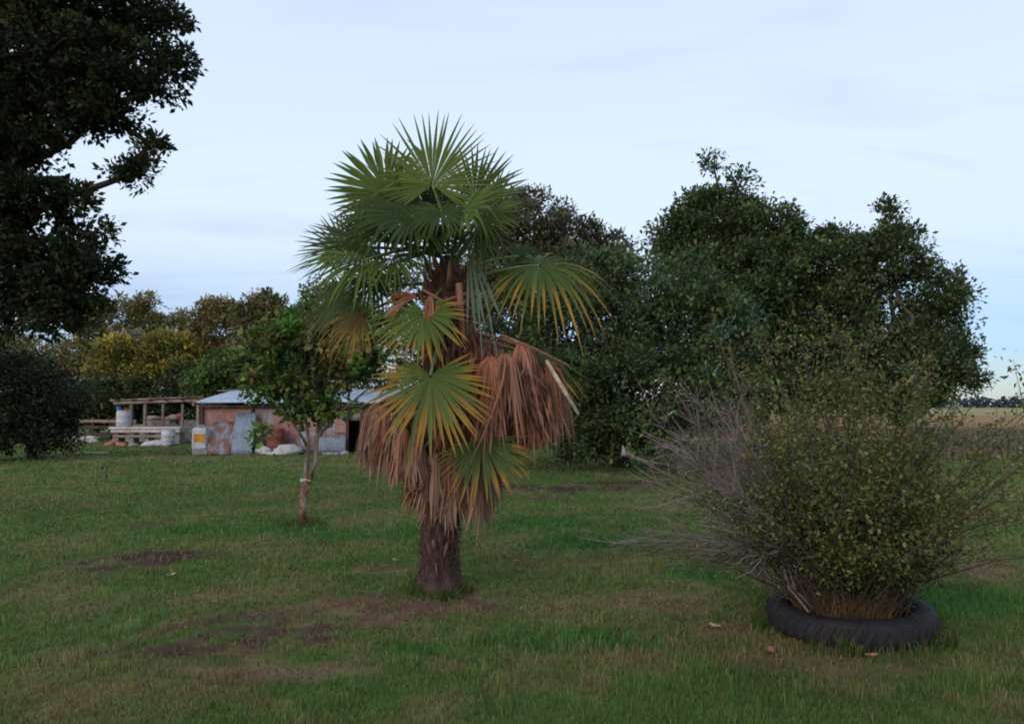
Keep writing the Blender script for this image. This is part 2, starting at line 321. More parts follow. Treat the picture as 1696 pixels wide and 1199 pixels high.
# ------------------------------------------------------------------ foliage
def leaf_mesh(name, pos, outd, size, col, aspect=.5, jitter=.9, droop=0.0):
    n = len(pos); dr = outd + rng.normal(0, jitter, (n, 3)); dr[:, 2] -= droop; dr /= np.linalg.norm(dr, axis=1)[:, None] + 1e-9
    up = rng.normal(0, .6, (n, 3)) + np.array([0, 0, 1.0]); sd_ = np.cross(dr, up); sd_ /= np.linalg.norm(sd_, axis=1)[:, None] + 1e-9
    nm = np.cross(sd_, dr); s = size * rng.uniform(.55, 1.4, n); L = s[:, None]; Wd = (s * aspect)[:, None]
    a = pos; b = pos + dr * L * .5 + sd_ * Wd * .5 + nm * Wd * .14; t = pos + dr * L - nm * L * .10; e_ = pos + dr * L * .5 - sd_ * Wd * .5 + nm * Wd * .14
    v = np.stack([a, b, t, e_], 1).reshape(-1, 3); i = np.arange(n)[:, None] * 4
    return np_mesh(name, v, i + np.array([[0, 1, 2, 3]]), np.repeat(col, 4, 0))
LEAFGAIN = np.array([2.15, 2.2, 2.0])
def crown(blobs, nleaf, clump_r, colors, leafsz, seed, shell=.55, per=70, clumpvar=.30, flat=.75):
    """blobs: (centre, rx, ry, rz). Returns leaf positions, directions, colours, clump centres"""
    rg = np.random.default_rng(seed)
    vol = np.array([(b[1] * b[2] * b[3]) ** (2 / 3.) for b in blobs]); vol = vol / vol.sum()
    P_, D_, C_, K_ = [], [], [], []
    for bi, (c0, rx, ry, rz) in enumerate(blobs):
        k = max(3, int(nleaf * vol[bi] / per)); u = rg.normal(0, 1, (k, 3)); u /= np.linalg.norm(u, axis=1)[:, None]
        r = shell + (1.04 - shell) * rg.random(k) ** .6; r = r * rg.uniform(.86, 1.1, k); cc0 = np.array(c0)[None] + u * r[:, None] * np.array([rx, ry, rz])[None]
        cc0[:, 2] = np.maximum(cc0[:, 2], .18)
        for j in range(k):
            m = int(per * rg.uniform(.5, 1.5)); cr = clump_r * rg.uniform(.55, 1.35); w = rg.normal(0, 1, (m, 3)); w /= np.linalg.norm(w, axis=1)[:, None]
            rr = rg.random(m) ** .5; off = w * rr[:, None] * cr * np.array([1, 1, flat])
            p = cc0[j] + off; p[:, 2] = np.maximum(p[:, 2], .05)
            base = LEAFGAIN * np.array(colors[rg.integers(len(colors))]) * rg.uniform(1 - clumpvar, 1 + clumpvar)
            P_.append(p); D_.append(w * .8 + u[j][None] * .5 + np.array([0, 0, .35])); C_.append(base[None] * rg.uniform(.7, 1.35, (m, 1)) * np.stack([rg.uniform(.85, 1.2, m), np.ones(m), rg.uniform(.8, 1.2, m)], 1)); K_.append((cc0[j], bi))
    return np.concatenate(P_), np.concatenate(D_), np.concatenate(C_), K_
def wob(a, b, k, amp, rg):
    a, b = Vector(a), Vector(b); L = (b - a).length
    return [a.lerp(b, i / k) + (Vector(rg.normal(0, 1, 3)) * amp * L * math.sin(math.pi * i / k) if 0 < i < k else Vector()) for i in range(k + 1)]
def tree(name, label, cat, base, blobs, nleaf, clump_r, colors, leafsz, seed, trunk_r=.16, forks=None, bark='bark', shell=.55, per=70, aspect=.5, group=None, clumpvar=.42, mat_leaf='leaf', twigs=.35, jitter=.9, droop=0., trunk_top=None):
    rg = np.random.default_rng(seed + 100); base = Vector(base); t = thing(name, label, cat, base, group)
    pos, dr, col, K = crown(blobs, nleaf, clump_r, colors, leafsz, seed, shell, per, clumpvar)
    cen = sum((Vector(b[0]) * (b[1] * b[3]) for b in blobs), Vector()) / sum(b[1] * b[3] for b in blobs)
    top = Vector(trunk_top) if trunk_top else base.lerp(Vector((cen.x, cen.y, cen.z)), .75)
    tr = MB(); pts = wob(base - Vector((0, 0, .08)), top, 6, .02, rg); tr.tube(pts, [trunk_r * (1.35 if i == 0 else 1 - .09 * i) for i in range(7)], 9)
    tr.build('trunk', M[bark], t, True)
    br = MB()
    for i, (c0, rx, ry, rz) in enumerate(blobs):
        s = pts[2 + int(rg.integers(0, 5))]; r0 = trunk_r * .45
        lim = wob(s, c0, 5, .06, rg); br.tube(lim, [r0 * (1 - .15 * k) for k in range(6)], 6)
    for cpos, bi in K:
        if rg.random() < twigs:
            b = blobs[bi]; st = Vector(b[0]).lerp(Vector(cpos), .15) ; br.tube(wob(st, cpos, 3, .08, rg), [trunk_r * .13, trunk_r * .1, trunk_r * .07, trunk_r * .03], 4, cap=False)
    br.build('branches', M[bark], t, True)
    o = link('crown', leaf_mesh('crown', pos, dr, leafsz, col, aspect, jitter, droop), M[mat_leaf], t)
    return t
def blob(px, py, Y, rpx, rpy=None, ry=None):
    rpy = rpy or rpx; s = Y / FPX
    return (tuple(P(px, py, Y)), rpx * s, ry if ry else (rpx * s * .85), rpy * s)
def onground(px, Y):
    x = (px - CX) / FPX * Y; return (x, Y, float(gz(x, Y)))
DG = [(.022, .036, .016), (.028, .044, .018), (.036, .050, .019), (.044, .060, .026)]
# --- evergreen group on the right
T4 = [blob(980, 560, 19, 130, 110), blob(1090, 520, 19.5, 130, 105), blob(1170, 570, 18.5, 95, 100), blob(960, 665, 18, 90, 85), blob(1080, 650, 17.5, 120, 85), blob(1180, 655, 18, 80, 60), blob(900, 600, 19.5, 80, 90), blob(985, 470, 20.5, 80, 60), blob(860, 540, 20.5, 70, 90), blob(955, 730, 18.2, 55, 28), blob(880, 690, 19, 60, 55), blob(1060, 715, 18.2, 60, 25)]
tree('evergreen_tree', 'broad dense dark evergreen with foliage sweeping to the lawn behind the palm', 'tree', onground(1030, 19.5), T4, 60000, .42, DG + [(.038, .060, .040)], .14, 41, .22, per=60)
T2 = [blob(1185, 385, 24, 85, 75), blob(1195, 350, 24, 50, 36), blob(1180, 270, 24, 17, 14), blob(1222, 308, 24, 18, 16), blob(1130, 400, 24, 45, 45), blob(1260, 400, 24, 70, 60), blob(1300, 460, 23.5, 75, 70), blob(1210, 470, 23, 90, 70), blob(1310, 375, 24, 25, 28), blob(1360, 440, 24, 65, 55), blob(1290, 560, 23, 80, 70), blob(1370, 540, 23.5, 70, 75), blob(1300, 630, 23, 60, 35), blob(1370, 395, 24.5, 30, 18), blob(1095, 405, 24, 18, 18), blob(1150, 470, 24, 60, 60), blob(1230, 620, 22.5, 70, 55), blob(1340, 640, 22.5, 60, 38), blob(1280, 665, 23, 50, 20), blob(1200, 665, 22.5, 50, 30), blob(1240, 520, 23, 80, 70)]
tree('evergreen_tree', 'tallest dark evergreen with a small tufted top above the rest', 'tree', onground(1260, 24), T2, 76000, .45, DG, .16, 42, .26, per=60)
T3 = [blob(1470, 430, 22, 60, 55), blob(1465, 355, 22, 16, 22), blob(1490, 385, 22, 26, 22), blob(1430, 420, 22, 40, 35), blob(1540, 480, 22, 50, 55), blob(1580, 500, 22, 30, 50), blob(1420, 500, 22.3, 50, 60), blob(1500, 590, 22, 70, 55), blob(1575, 590, 22, 45, 45), blob(1430, 600, 22, 65, 55), blob(1585, 625, 21.5, 38, 26), blob(1520, 545, 22.6, 35, 40), blob(1450, 655, 22, 60, 25), blob(1530, 640, 22, 45, 28), blob(1400, 655, 22, 55, 32), blob(1480, 672, 22, 55, 22), blob(1395, 570, 23, 45, 60), blob(1540, 560, 22, 50, 40)]
tree('evergreen_tree', 'loose crowned evergreen with sky showing through beside the open paddock', 'tree', onground(1490, 22.3), T3, 50000, .38, [(.026, .040, .020), (.036, .050, .022), (.045, .056, .026)], .14, 43, .2, per=55, shell=.45)
T1 = [blob(880, 375, 27, 75, 50), blob(945, 400, 27, 60, 45), blob(1010, 415, 27, 40, 28), blob(830, 400, 27, 60, 60), blob(900, 460, 27, 100, 60), blob(1000, 455, 27, 50, 40), blob(790, 480, 27, 70, 80), blob(870, 335, 27, 35, 18)]
tree('grey_green_tree', 'sparser grey brown tree rising behind the palm crown', 'tree', onground(880, 27.5), T1, 32000, .42, [(.055, .052, .036), (.045, .046, .028), (.062, .052, .036), (.036, .042, .024)], .16, 44, .2, per=50, shell=.4)
# --- wattle and gum trees behind the shed
OL = [(.070, .066, .024), (.055, .056, .022), (.085, .062, .030), (.045, .050, .020)]; BR = [(.095, .066, .036), (.075, .058, .032), (.06, .056, .026)]; YE = [(.145, .115, .020), (.10, .085, .020), (.065, .06, .02)]; DK = [(.030, .036, .016), (.038, .042, .018), (.026, .032, .016)]; GN = [(.035, .060, .016), (.045, .07, .02), (.03, .048, .016)]; GY = [(.13, .11, .10), (.10, .085, .075), (.075, .068, .045)]
bt = [
 ('wattle_tree', 'olive wattle with a knobbly raised top behind the lean-to', 200, 40, [blob(200, 530, 40, 60, 38), blob(240, 500, 40, 18, 18), blob(245, 555, 40, 35, 35), blob(165, 560, 40, 45, 40), blob(215, 590, 40, 60, 45)], OL, 11000),
 ('wattle_tree', 'brown tinged wattle with a rounded tall top behind the shed', 350, 40, [blob(355, 515, 40, 30, 25), blob(320, 535, 40, 35, 25), blob(365, 560, 40, 45, 45), blob(385, 530, 40, 15, 25), blob(345, 600, 40, 55, 45)], BR + OL[:1], 10000),
 ('wattle_tree', 'dark brown topped wattle standing left of the palm crown', 435, 38, [blob(440, 505, 38, 28, 20), blob(415, 530, 38, 28, 26), blob(455, 545, 38, 40, 40), blob(430, 600, 38, 55, 50)], OL + DK[:1] + BR[:1], 10000),
 ('wattle_tree', 'yellow flowering wattle above the white drum', 190, 36, [blob(185, 590, 36, 25, 22), blob(200, 575, 36, 20, 14), blob(175, 620, 36, 30, 30), blob(205, 630, 36, 35, 25)], YE + OL[:2], 6500),
 ('wattle_tree', 'golden yellow wattle between the lean-to beam and the shed roof', 300, 36, [blob(270, 575, 36, 25, 22), blob(305, 575, 36, 16, 20), blob(300, 610, 36, 28, 35), blob(255, 600, 36, 22, 25)], YE + OL[1:2], 6500),
 ('grey_tree', 'grey leafless looking tree among the yellow wattles', 230, 37, [blob(215, 570, 37, 25, 20), blob(240, 585, 37, 20, 20), blob(258, 630, 37, 18, 22)], GY, 3500),
 ('wattle_tree', 'low olive wattle beyond the rail fence', 110, 38, [blob(110, 590, 38, 50, 32), blob(60, 600, 38, 50, 36), blob(140, 620, 38, 45, 35), blob(20, 590, 38, 50, 45), blob(90, 640, 38, 70, 30), blob(-50, 600, 38, 60, 60), blob(70, 680, 38, 70, 25)], OL + BR[:1] + GY[2:], 10000),
 ('dark_shrub', 'dark shrub under the yellow wattles behind the lean-to', 200, 35, [blob(200, 655, 35, 60, 30), blob(260, 645, 35, 50, 35), blob(150, 660, 35, 45, 30), blob(320, 640, 35, 45, 35), blob(220, 690, 36, 60, 20), blob(300, 685, 36, 50, 24), blob(150, 692, 36, 50, 18)], DK, 9000),
 ('green_shrub', 'leafy green shrub rising behind the shed roof', 370, 32, [blob(370, 620, 32, 50, 35), blob(420, 615, 32, 45, 40), blob(340, 635, 32, 35, 25), blob(470, 620, 32, 50, 45), blob(530, 620, 32, 50, 45)], GN + DK[:1], 11000),
 ('green_tree', 'mid green tree showing between the palm and the wattles', 540, 36, [blob(540, 500, 36, 40, 32), blob(515, 540, 36, 40, 40), blob(575, 540, 36, 50, 45), blob(550, 590, 36, 65, 45)], GN + OL[3:], 11000),
 ('dark_tree', 'dark tree standing directly behind the palm crown', 680, 37, [blob(620, 500, 37, 60, 55), blob(690, 480, 37, 60, 55), blob(750, 500, 37, 60, 65), blob(640, 580, 37, 70, 60), blob(740, 590, 37, 80, 60), blob(840, 600, 37, 70, 70)], DK + GN[2:], 13000),
 ('dark_shrub', 'low dark shrub behind the palm trunk', 760, 30, [blob(680, 680, 30, 60, 45), blob(760, 690, 30, 70, 40), blob(840, 690, 30, 60, 42), blob(620, 670, 33, 50, 40), blob(800, 650, 30, 70, 40)], DK, 9000),
]
for i, (nm, lb, px, Yd, bl, cl_, nl) in enumerate(bt):
    cl_ = [tuple(1.35 * np.array(q_)) for q_ in cl_] if cl_ not in (DK,) else cl_
    tree(nm, lb, 'shrub' if 'shrub' in nm else 'tree', onground(px, Yd), bl, int(nl * 1.7), .42, cl_, .19, 60 + i, .12, per=45, aspect=.5, group='trees and shrubs behind the shed', bark='bark', twigs=.3)
# --- overhanging tree on the left, trunk just outside the view
TL = [blob(80, 90, 9, 130, 75), blob(210, 110, 9, 80, 50), blob(290, 100, 9.2, 38, 28), blob(260, 150, 9, 45, 20), blob(70, 170, 9, 90, 50), blob(170, 190, 9.1, 60, 30), blob(250, 240, 9.2, 28, 18), blob(232, 285, 9.2, 40, 22), blob(60, 10, 9, 160, 60), blob(230, 20, 9.3, 90, 45), blob(40, 240, 9, 70, 30), blob(30, 330, 8.8, 80, 40), blob(110, 330, 9, 42, 26), blob(140, 390, 9.1, 42, 26), blob(160, 445, 9.1, 48, 22), blob(80, 430, 9, 80, 50), blob(110, 490, 9, 65, 40), blob(60, 520, 9, 90, 35), blob(-40, 420, 9, 120, 150), blob(-60, 200, 9, 130, 150)]
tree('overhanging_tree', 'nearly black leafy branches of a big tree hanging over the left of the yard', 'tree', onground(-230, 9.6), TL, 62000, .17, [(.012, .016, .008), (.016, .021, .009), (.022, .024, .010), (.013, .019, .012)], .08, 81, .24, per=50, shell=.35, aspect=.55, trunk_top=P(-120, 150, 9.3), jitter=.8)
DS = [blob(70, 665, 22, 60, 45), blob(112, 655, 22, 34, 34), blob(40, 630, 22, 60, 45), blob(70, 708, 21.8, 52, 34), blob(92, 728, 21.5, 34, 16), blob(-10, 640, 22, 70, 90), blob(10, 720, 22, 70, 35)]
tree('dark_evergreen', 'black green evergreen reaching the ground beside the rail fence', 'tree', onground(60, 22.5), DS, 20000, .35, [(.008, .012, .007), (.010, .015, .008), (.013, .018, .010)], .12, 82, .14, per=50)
# --- young tree with forked trunk
by = G(500, 866); Yt = by.y
yt = thing('young_tree', 'young broad leafed tree with a forked pale trunk in front of the shed', 'tree', by)
rg = np.random.default_rng(5)
fork = P(507, 800, Yt)
m_ = MB(); m_.tube([by - Vector((0, 0, .05)), P(501, 845, Yt), P(503, 822, Yt), P(507, 797, Yt)], [.058, .050, .048, .064], 10); m_.build('trunk', mat('lower_bark', (.15, .07, .05), (.30, .24, .20), 5, .9, .4, lo=.45, hi=.6), yt, True)
st = [[fork, P(508, 765, Yt), P(512, 735, Yt - .05), P(506, 690, Yt - .1), P(480, 640, Yt)], [fork + Vector((.03, 0, 0)), P(522, 765, Yt), P(525, 730, Yt), P(528, 690, Yt), P(545, 640, Yt)], [P(510, 740, Yt), P(495, 715, Yt - .15), P(478, 690, Yt - .2), P(440, 650, Yt - .2)], [P(525, 725, Yt), P(555, 690, Yt), P(590, 660, Yt + .1), P(615, 640, Yt + .1)], [P(527, 700, Yt), P(520, 650, Yt), P(515, 590, Yt), P(505, 550, Yt)]]
for k, s_ in enumerate(st):
    b_ = MB(); r0 = [.040, .042, .022, .022, .026][k]; b_.tube(s_, [r0 * (1 - .17 * i) for i in range(len(s_))], 8); b_.build('stem', M['bark_pale'], yt, True)
fb = P(507, 795, Yt)
def band(r_, z_, h_, a0, a1, nm, m, lb):
    b_ = MB(); k = 18
    for i in range(k + 1):
        a = a0 + (a1 - a0) * i / k
        for dr_, dz_ in ((-.012, -h_), (.008, -h_ * .8), (.012, 0), (.008, h_ * .8), (-.012, h_)): b_.v.append((fb.x + (r_ + dr_) * math.cos(a), fb.y + (r_ + dr_) * math.sin(a), fb.z + z_ + dz_ + .008 * math.sin(3 * a)))
    for i in range(k):
        for j in range(4): b_.f.append((i * 5 + j, i * 5 + 5 + j, i * 5 + 6 + j, i * 5 + 1 + j))
    o = b_.build(nm, M[m], yt, True); o['label'] = lb
band(.068, 0, .024, R(120), R(290), 'wrapping', 'white_plastic', 'white wrapping round one side of the fork')
band(.072, .0, .022, R(295), R(400), 'tie', 'orange', 'orange tie at the fork')
YB = [blob(505, 590, Yt, 85, 55), blob(440, 620, Yt, 55, 45), blob(570, 610, Yt, 60, 50), blob(540, 670, Yt, 60, 26), blob(470, 640, Yt, 50, 25), blob(610, 600, Yt, 40, 45), blob(500, 690, Yt, 45, 20), blob(440, 560, Yt, 45, 35), blob(430, 720, Yt - .2, 12, 12), blob(520, 545, Yt, 60, 30), blob(600, 560, Yt, 50, 30)]
pos, dr, col, K = crown(YB, 6000, .16, [(.045, .085, .018), (.035, .068, .018), (.06, .095, .02), (.028, .05, .018), (.085, .075, .035)], .08, 91, .3, 26, .3)
b_ = MB()
for cp, bi in K:
    b_.tube(wob(Vector(YB[bi][0]).lerp(Vector(P(515, 680, Yt)), .25), cp, 3, .08, rg), [.011, .008, .006, .003], 4, cap=False)
tag(b_.build('twigs', M['bark'], yt, True), kind='stuff')
link('crown', leaf_mesh('crown', pos, dr, .095, col, .68, .9, .1), M['leaf'], yt)

# ------------------------------------------------------------------ the palm
PY = G(725, 972).y; pb = G(725, 972)
palm = thing('fan_palm', 'fan palm with green fronds above a skirt of dead brown ones', 'palm', pb)
def trunk_c(py): 
    t = (975 - py) / 545.; return P(726 + 18 * t, py, PY)
nr, ns = 46, 28; vs = []; fs = []
for i in range(nr):
    py = 985 - (985 - 425) * i / (nr - 1); c0 = trunk_c(py); c0.z = c0.z
    r0 = .158 + (.085 * max(0, 1 - i / 5.) ** 1.8) + (.03 * smooth(20, 34, np.array(float(i)))) - .11 * float(smooth(36, 45, np.array(float(i))))
    for k in range(ns):
        a = 2 * math.pi * k / ns; nn = mn.noise(Vector((math.cos(a) * 2.2, math.sin(a) * 2.2, c0.z * 4))) * .028 + mn.noise(Vector((math.cos(a) * 7, math.sin(a) * 7, c0.z * 12))) * .018
        vs.append((c0.x + math.cos(a) * (r0 + nn), c0.y + math.sin(a) * (r0 + nn), c0.z))
for i in range(nr - 1):
    for k in range(ns): fs.append((i * ns + k, i * ns + (k + 1) % ns, (i + 1) * ns + (k + 1) % ns, (i + 1) * ns + k))
me = bpy.data.meshes.new('trunk'); me.from_pydata(vs, [], fs); me.update(); me.polygons.foreach_set('use_smooth', [True] * len(fs)); trunk = link('trunk', me, M['palm_trunk'], palm)
# hairy fibre on the trunk
n = 16000; pyv = rng.uniform(440, 978, n); a = rng.uniform(0, 2 * np.pi, n); cs = np.array([tuple(trunk_c(q_)) for q_ in pyv]); r0 = .155 + .03 * (pyv < 740)
base = cs + np.stack([np.cos(a) * r0, np.sin(a) * r0, 0 * a], 1); dr = np.stack([np.cos(a), np.sin(a), rng.normal(-.5, .8, n)], 1) + rng.normal(0, .5, (n, 3))
col = np.array([.10, .06, .05]) * rng.uniform(.4, 2.0, (n, 1)); up = pyv < 560; col[up] *= np.array([1.6, .75, .6])
o = link('trunk_fibre', leaf_mesh('trunk_fibre', base, dr, .055, col, .08, .3), M['dead'], palm); o['kind'] = 'stuff'
# old leaf-base scars that show pale
def scar(px0, py0, px1, py1, w):
    p0 = P(px0, py0, PY - .185); p1 = P(px1, py1, PY - .185); b_ = MB(); q_ = [p0.lerp(p1, t) + Vector((0, -.012 * math.sin(math.pi * t), 0)) for t in (0, .25, .5, .75, 1)]; b_.tube(q_, [w * .4, w, w * .9, w * .6, w * .2], 7); o = b_.build('leaf_scar', M['scar'], palm, True)
for s_ in [(718, 893, 721, 912, .022), (741, 898, 735, 925, .014), (722, 932, 725, 960, .009), (709, 900, 711, 920, .010)]: scar(*s_)
# woody leaf bases in the crown shaft
for k in range(44):
    py = random.uniform(450, 640); a = random.uniform(0, 2 * math.pi); c0 = trunk_c(py); dv = Vector((math.cos(a), math.sin(a), 0)); p0 = c0 + dv * .13; p1 = p0 + dv * random.uniform(.06, .15) + Vector((0, 0, random.uniform(.10, .26)))
    b_ = MB(); b_.tube([p0, p0.lerp(p1, .5) + dv * .02, p1], [.032, .024, .012], 6); b_.build('leaf_base', M['petiole_dead'], palm, True)

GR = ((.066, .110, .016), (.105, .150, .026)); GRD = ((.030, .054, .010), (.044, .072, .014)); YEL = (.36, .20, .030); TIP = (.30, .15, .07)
def frond(hub, axis, normal, Rm, nseg=40, span=290, split=.5, droop=.12, greens=GR, yellow=0., start=None, pet=True, hang=0., brown=False, ragged=.04, seed=0, petmat='petiole', cup=.12, pale=0., name=None, fold=.45, lat=.66):
    rg = np.random.default_rng(seed + 999); hub = Vector(hub); a = Vector(axis).normalized(); nn = Vector(normal); nn = (nn - a * nn.dot(a)).normalized(); b = nn.cross(a)
    mb = MB(); sp = R(span); dth = sp / (nseg - 1); ss = [.03, .2, .38, split, (split + 1) / 2 - .05, .86, 1.0]
    for i in range(nseg):
        th = -sp / 2 + dth * i + rg.normal(0, .012 if not brown else .06); d0 = a * math.cos(th) + b * math.sin(th)
        L = Rm * (lat + (1 - lat) * (math.cos(th / 2) ** 2)) * rg.uniform(1 - ragged * 2, 1 + ragged); w0 = math.tan(dth / 2) * L * split * .98
        if brown: w0 = max(w0 * .8, .008) * rg.uniform(.4, 1.6)
        dr_ = droop * rg.uniform(.6, 1.5); hg = hang * rg.uniform(.75, 1.1); side = d0.cross(nn).normalized(); cv = rg.normal(0, .03 if not brown else .13)
        vv = rg.uniform(.5, 1.35) if brown else rg.uniform(.82, 1.22); g0 = np.array(greens[0]) * vv; g1 = np.array(greens[1]) * vv * rg.uniform(.85, 1.2); yl = yellow * rg.uniform(.45, 1.4)
        if brown:
            gm = rg.uniform(0, .5) ** 1.3; g0 = g0 + (np.array((.23, .175, .13)) * vv - g0) * gm; g1 = g1 + (np.array((.30, .235, .185)) * vv - g1) * gm
        tipb = rg.random()
        twist = rg.normal(0, .25 if not brown else .9); bro = (not brown) and rg.random() < .10; bs = rg.uniform(.5, 1.1); L *= rg.uniform(.8, 1.0) if rg.random() < .15 else 1.0
        V_, C_ = [], []; p = hub.copy(); prev = 0
        for s in ss:
            hh = min(1, hg * (s / .35)) if hang else 0
            dd = d0.lerp(Vector((d0.x * .18, d0.y * .18, -1)), min(.97, hh)).normalized()
            p = p + dd * L * (s - prev); prev = s
            q = p + nn * cup * L * s * (1 - .4 * s) * 1 + Vector((0, 0, -1)) * dr_ * L * s ** 2.6 + side * cv * L * s * s + (Vector((0, 0, -1)) * bs * L * max(0, s - split) if bro else Vector())
            w = math.tan(dth / 2) * L * s * .98 if s <= split else w0 * max(.06, (1 - (s - split) / (1.0001 - split))) ** .75
            if brown: w = w0 * (.5 + .7 * math.sin(math.pi * min(1, s * .9 + .1))) 
            if s == 1.0: w *= .35
            tw = twist * max(0, s - split); sv = side * math.cos(tw) + nn * math.sin(tw); fo = nn * (-w * fold)
            V_ += [q - sv * w, q + fo, q + sv * w]
            cc = g0 + (g1 - g0) * s
            if yl > 0:
                k = min(1, max(0, (s - (1.02 - yl)) / .18)); cc = cc + (np.array(YEL) * rg.uniform(.85, 1.1) - cc) * k
                k = min(1, max(0, (s - (1.10 - yl * .45)) / .12)); cc = cc + (np.array(TIP) - cc) * k
            elif s > .9 and tipb < .5 and not brown: cc = cc + (np.array((.20, .16, .07)) - cc) * .5
            if pale and not brown: cc = cc + (np.array((.22, .27, .24)) - cc) * pale * s
            C_ += [cc, cc * .9, cc]
        F_ = []
        for j in range(len(ss) - 1):
            o_ = j * 3; F_ += [(o_, o_ + 1, o_ + 4, o_ + 3), (o_ + 1, o_ + 2, o_ + 5, o_ + 4)]
        mb.add(V_, F_, C_)
    fo_ = mb.build(name or ('dead_frond' if brown else 'frond'), M['dead' if brown else 'palm'], palm)
    if pet:
        s0 = Vector(start) if start else trunk_c(rg.uniform(400, 445)) + (hub - trunk_c(430)).normalized() * .07; mid = s0.lerp(hub, .55) + Vector((0, 0, .10 * (hub - s0).length)); ptb = MB(); pts = []
        for i in range(8):
            t = i / 7; pts.append(s0 * (1 - t) ** 2 + mid * 2 * t * (1 - t) + hub * t * t)
        ptb.tube(pts, [.020 - .009 * i / 7 for i in range(8)], 6); po = ptb.mesh('petiole', True); o = bpy.data.objects.new('petiole', po); COL.objects.link(o); po.materials.append(M[petmat]); o.parent = fo_
    return fo_
A = trunk_c(430)
pal = lambda px, py, dy=0: P(px, py, PY + dy)
# living fronds: hub pixel, depth offset from the trunk, axis (right, away, up), face normal
frond(pal(716, 306, -.14), (0.0, .04, 1), (.0, -1, .16), .72, 44, 255, .46, .02, ((.12, .165, .03), (.13, .17, .04)), seed=1, lat=.6)
frond(pal(640, 322, -.05), (-.50, .10, .75), (-.2, -.9, .4), .60, 42, 290, .62, .06, seed=2)
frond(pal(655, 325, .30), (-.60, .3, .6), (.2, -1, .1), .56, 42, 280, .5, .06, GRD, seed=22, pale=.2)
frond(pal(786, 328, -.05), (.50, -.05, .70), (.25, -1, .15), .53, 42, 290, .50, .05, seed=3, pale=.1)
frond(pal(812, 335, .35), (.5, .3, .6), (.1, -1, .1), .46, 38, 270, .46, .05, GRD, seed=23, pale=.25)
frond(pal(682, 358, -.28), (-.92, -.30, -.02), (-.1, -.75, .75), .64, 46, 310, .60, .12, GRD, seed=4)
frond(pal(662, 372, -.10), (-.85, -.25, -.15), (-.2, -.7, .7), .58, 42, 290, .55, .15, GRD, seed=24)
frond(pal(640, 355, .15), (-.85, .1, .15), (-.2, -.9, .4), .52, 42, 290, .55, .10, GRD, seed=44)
frond(pal(768, 352, -.38), (.60, -.5, .15), (.1, -.85, .6), .46, 40, 290, .55, .12, seed=5)
frond(pal(798, 360, -.1), (.8, -.2, .15), (.2, -.8, .6), .42, 38, 280, .55, .15, GR, seed=25)
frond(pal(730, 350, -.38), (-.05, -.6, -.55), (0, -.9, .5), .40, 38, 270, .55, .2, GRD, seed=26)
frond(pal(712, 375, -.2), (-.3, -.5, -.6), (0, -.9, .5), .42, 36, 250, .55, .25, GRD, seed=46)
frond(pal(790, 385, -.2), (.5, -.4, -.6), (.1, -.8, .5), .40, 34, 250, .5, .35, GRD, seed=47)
frond(pal(570, 415, .25), (-.50, .3, .55), (.0, -1, .3), .52, 40, 270, .45, .06, seed=6, pale=.25)
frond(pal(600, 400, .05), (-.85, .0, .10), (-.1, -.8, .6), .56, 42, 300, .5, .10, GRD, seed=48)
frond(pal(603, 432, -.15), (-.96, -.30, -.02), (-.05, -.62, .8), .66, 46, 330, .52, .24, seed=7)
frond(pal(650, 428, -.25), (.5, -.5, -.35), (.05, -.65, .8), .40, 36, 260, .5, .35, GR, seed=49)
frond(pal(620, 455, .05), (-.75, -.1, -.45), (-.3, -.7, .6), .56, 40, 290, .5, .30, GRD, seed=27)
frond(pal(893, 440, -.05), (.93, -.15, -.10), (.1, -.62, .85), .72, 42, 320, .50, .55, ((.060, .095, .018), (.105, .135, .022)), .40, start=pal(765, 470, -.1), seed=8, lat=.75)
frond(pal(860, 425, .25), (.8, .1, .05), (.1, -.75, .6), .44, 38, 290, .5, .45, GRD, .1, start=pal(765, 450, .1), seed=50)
frond(pal(700, 520, -.42), (-.12, -.50, -.85), (-.05, -.85, .62), .52, 42, 280, .55, .12, ((.070, .115, .016), (.12, .160, .022)), .36, start=trunk_c(470), seed=9)
frond(pal(600, 520, .02), (-.55, -.2, -.75), (-.3, -.85, .3), .45, 30, 130, .42, .2, ((.16, .085, .035), (.13, .11, .035)), .5, start=trunk_c(480), seed=10, petmat='petiole_dead')
frond(pal(570, 495, .25), (-.6, .1, -.65), (-.3, -.85, .3), .50, 36, 220, .5, .2, ((.05, .07, .02), (.07, .085, .025)), .15, start=trunk_c(470), seed=28)
frond(pal(713, 622, -.55), (-.02, -.25, -.97), (.0, -.97, .25), .72, 46, 250, .56, .05, ((.080, .125, .026), (.140, .165, .040)), .52, start=trunk_c(530), seed=11, ragged=.03, lat=.42)
frond(pal(798, 728, -.42), (.16, -.25, -.95), (.05, -.95, .3), .52, 36, 170, .58, .05, ((.050, .095, .024), (.085, .125, .034)), .38, start=trunk_c(600), seed=12, lat=.5)
frond(pal(888, 585, -.05), (.40, -.2, -.85), (.4, -.85, .3), .56, 28, 100, .5, .15, ((.055, .080, .022), (.10, .10, .03)), .4, start=trunk_c(545), seed=14, petmat='petiole_dead', lat=.5)
frond(pal(735, 352, .14), (.0, .2, .8), (0, -1, .1), .36, 38, 300, .62, .05, GRD, seed=51)
frond(pal(705, 345, .05), (-.3, .1, .6), (0, -1, .2), .40, 38, 300, .62, .05, GRD, seed=52)
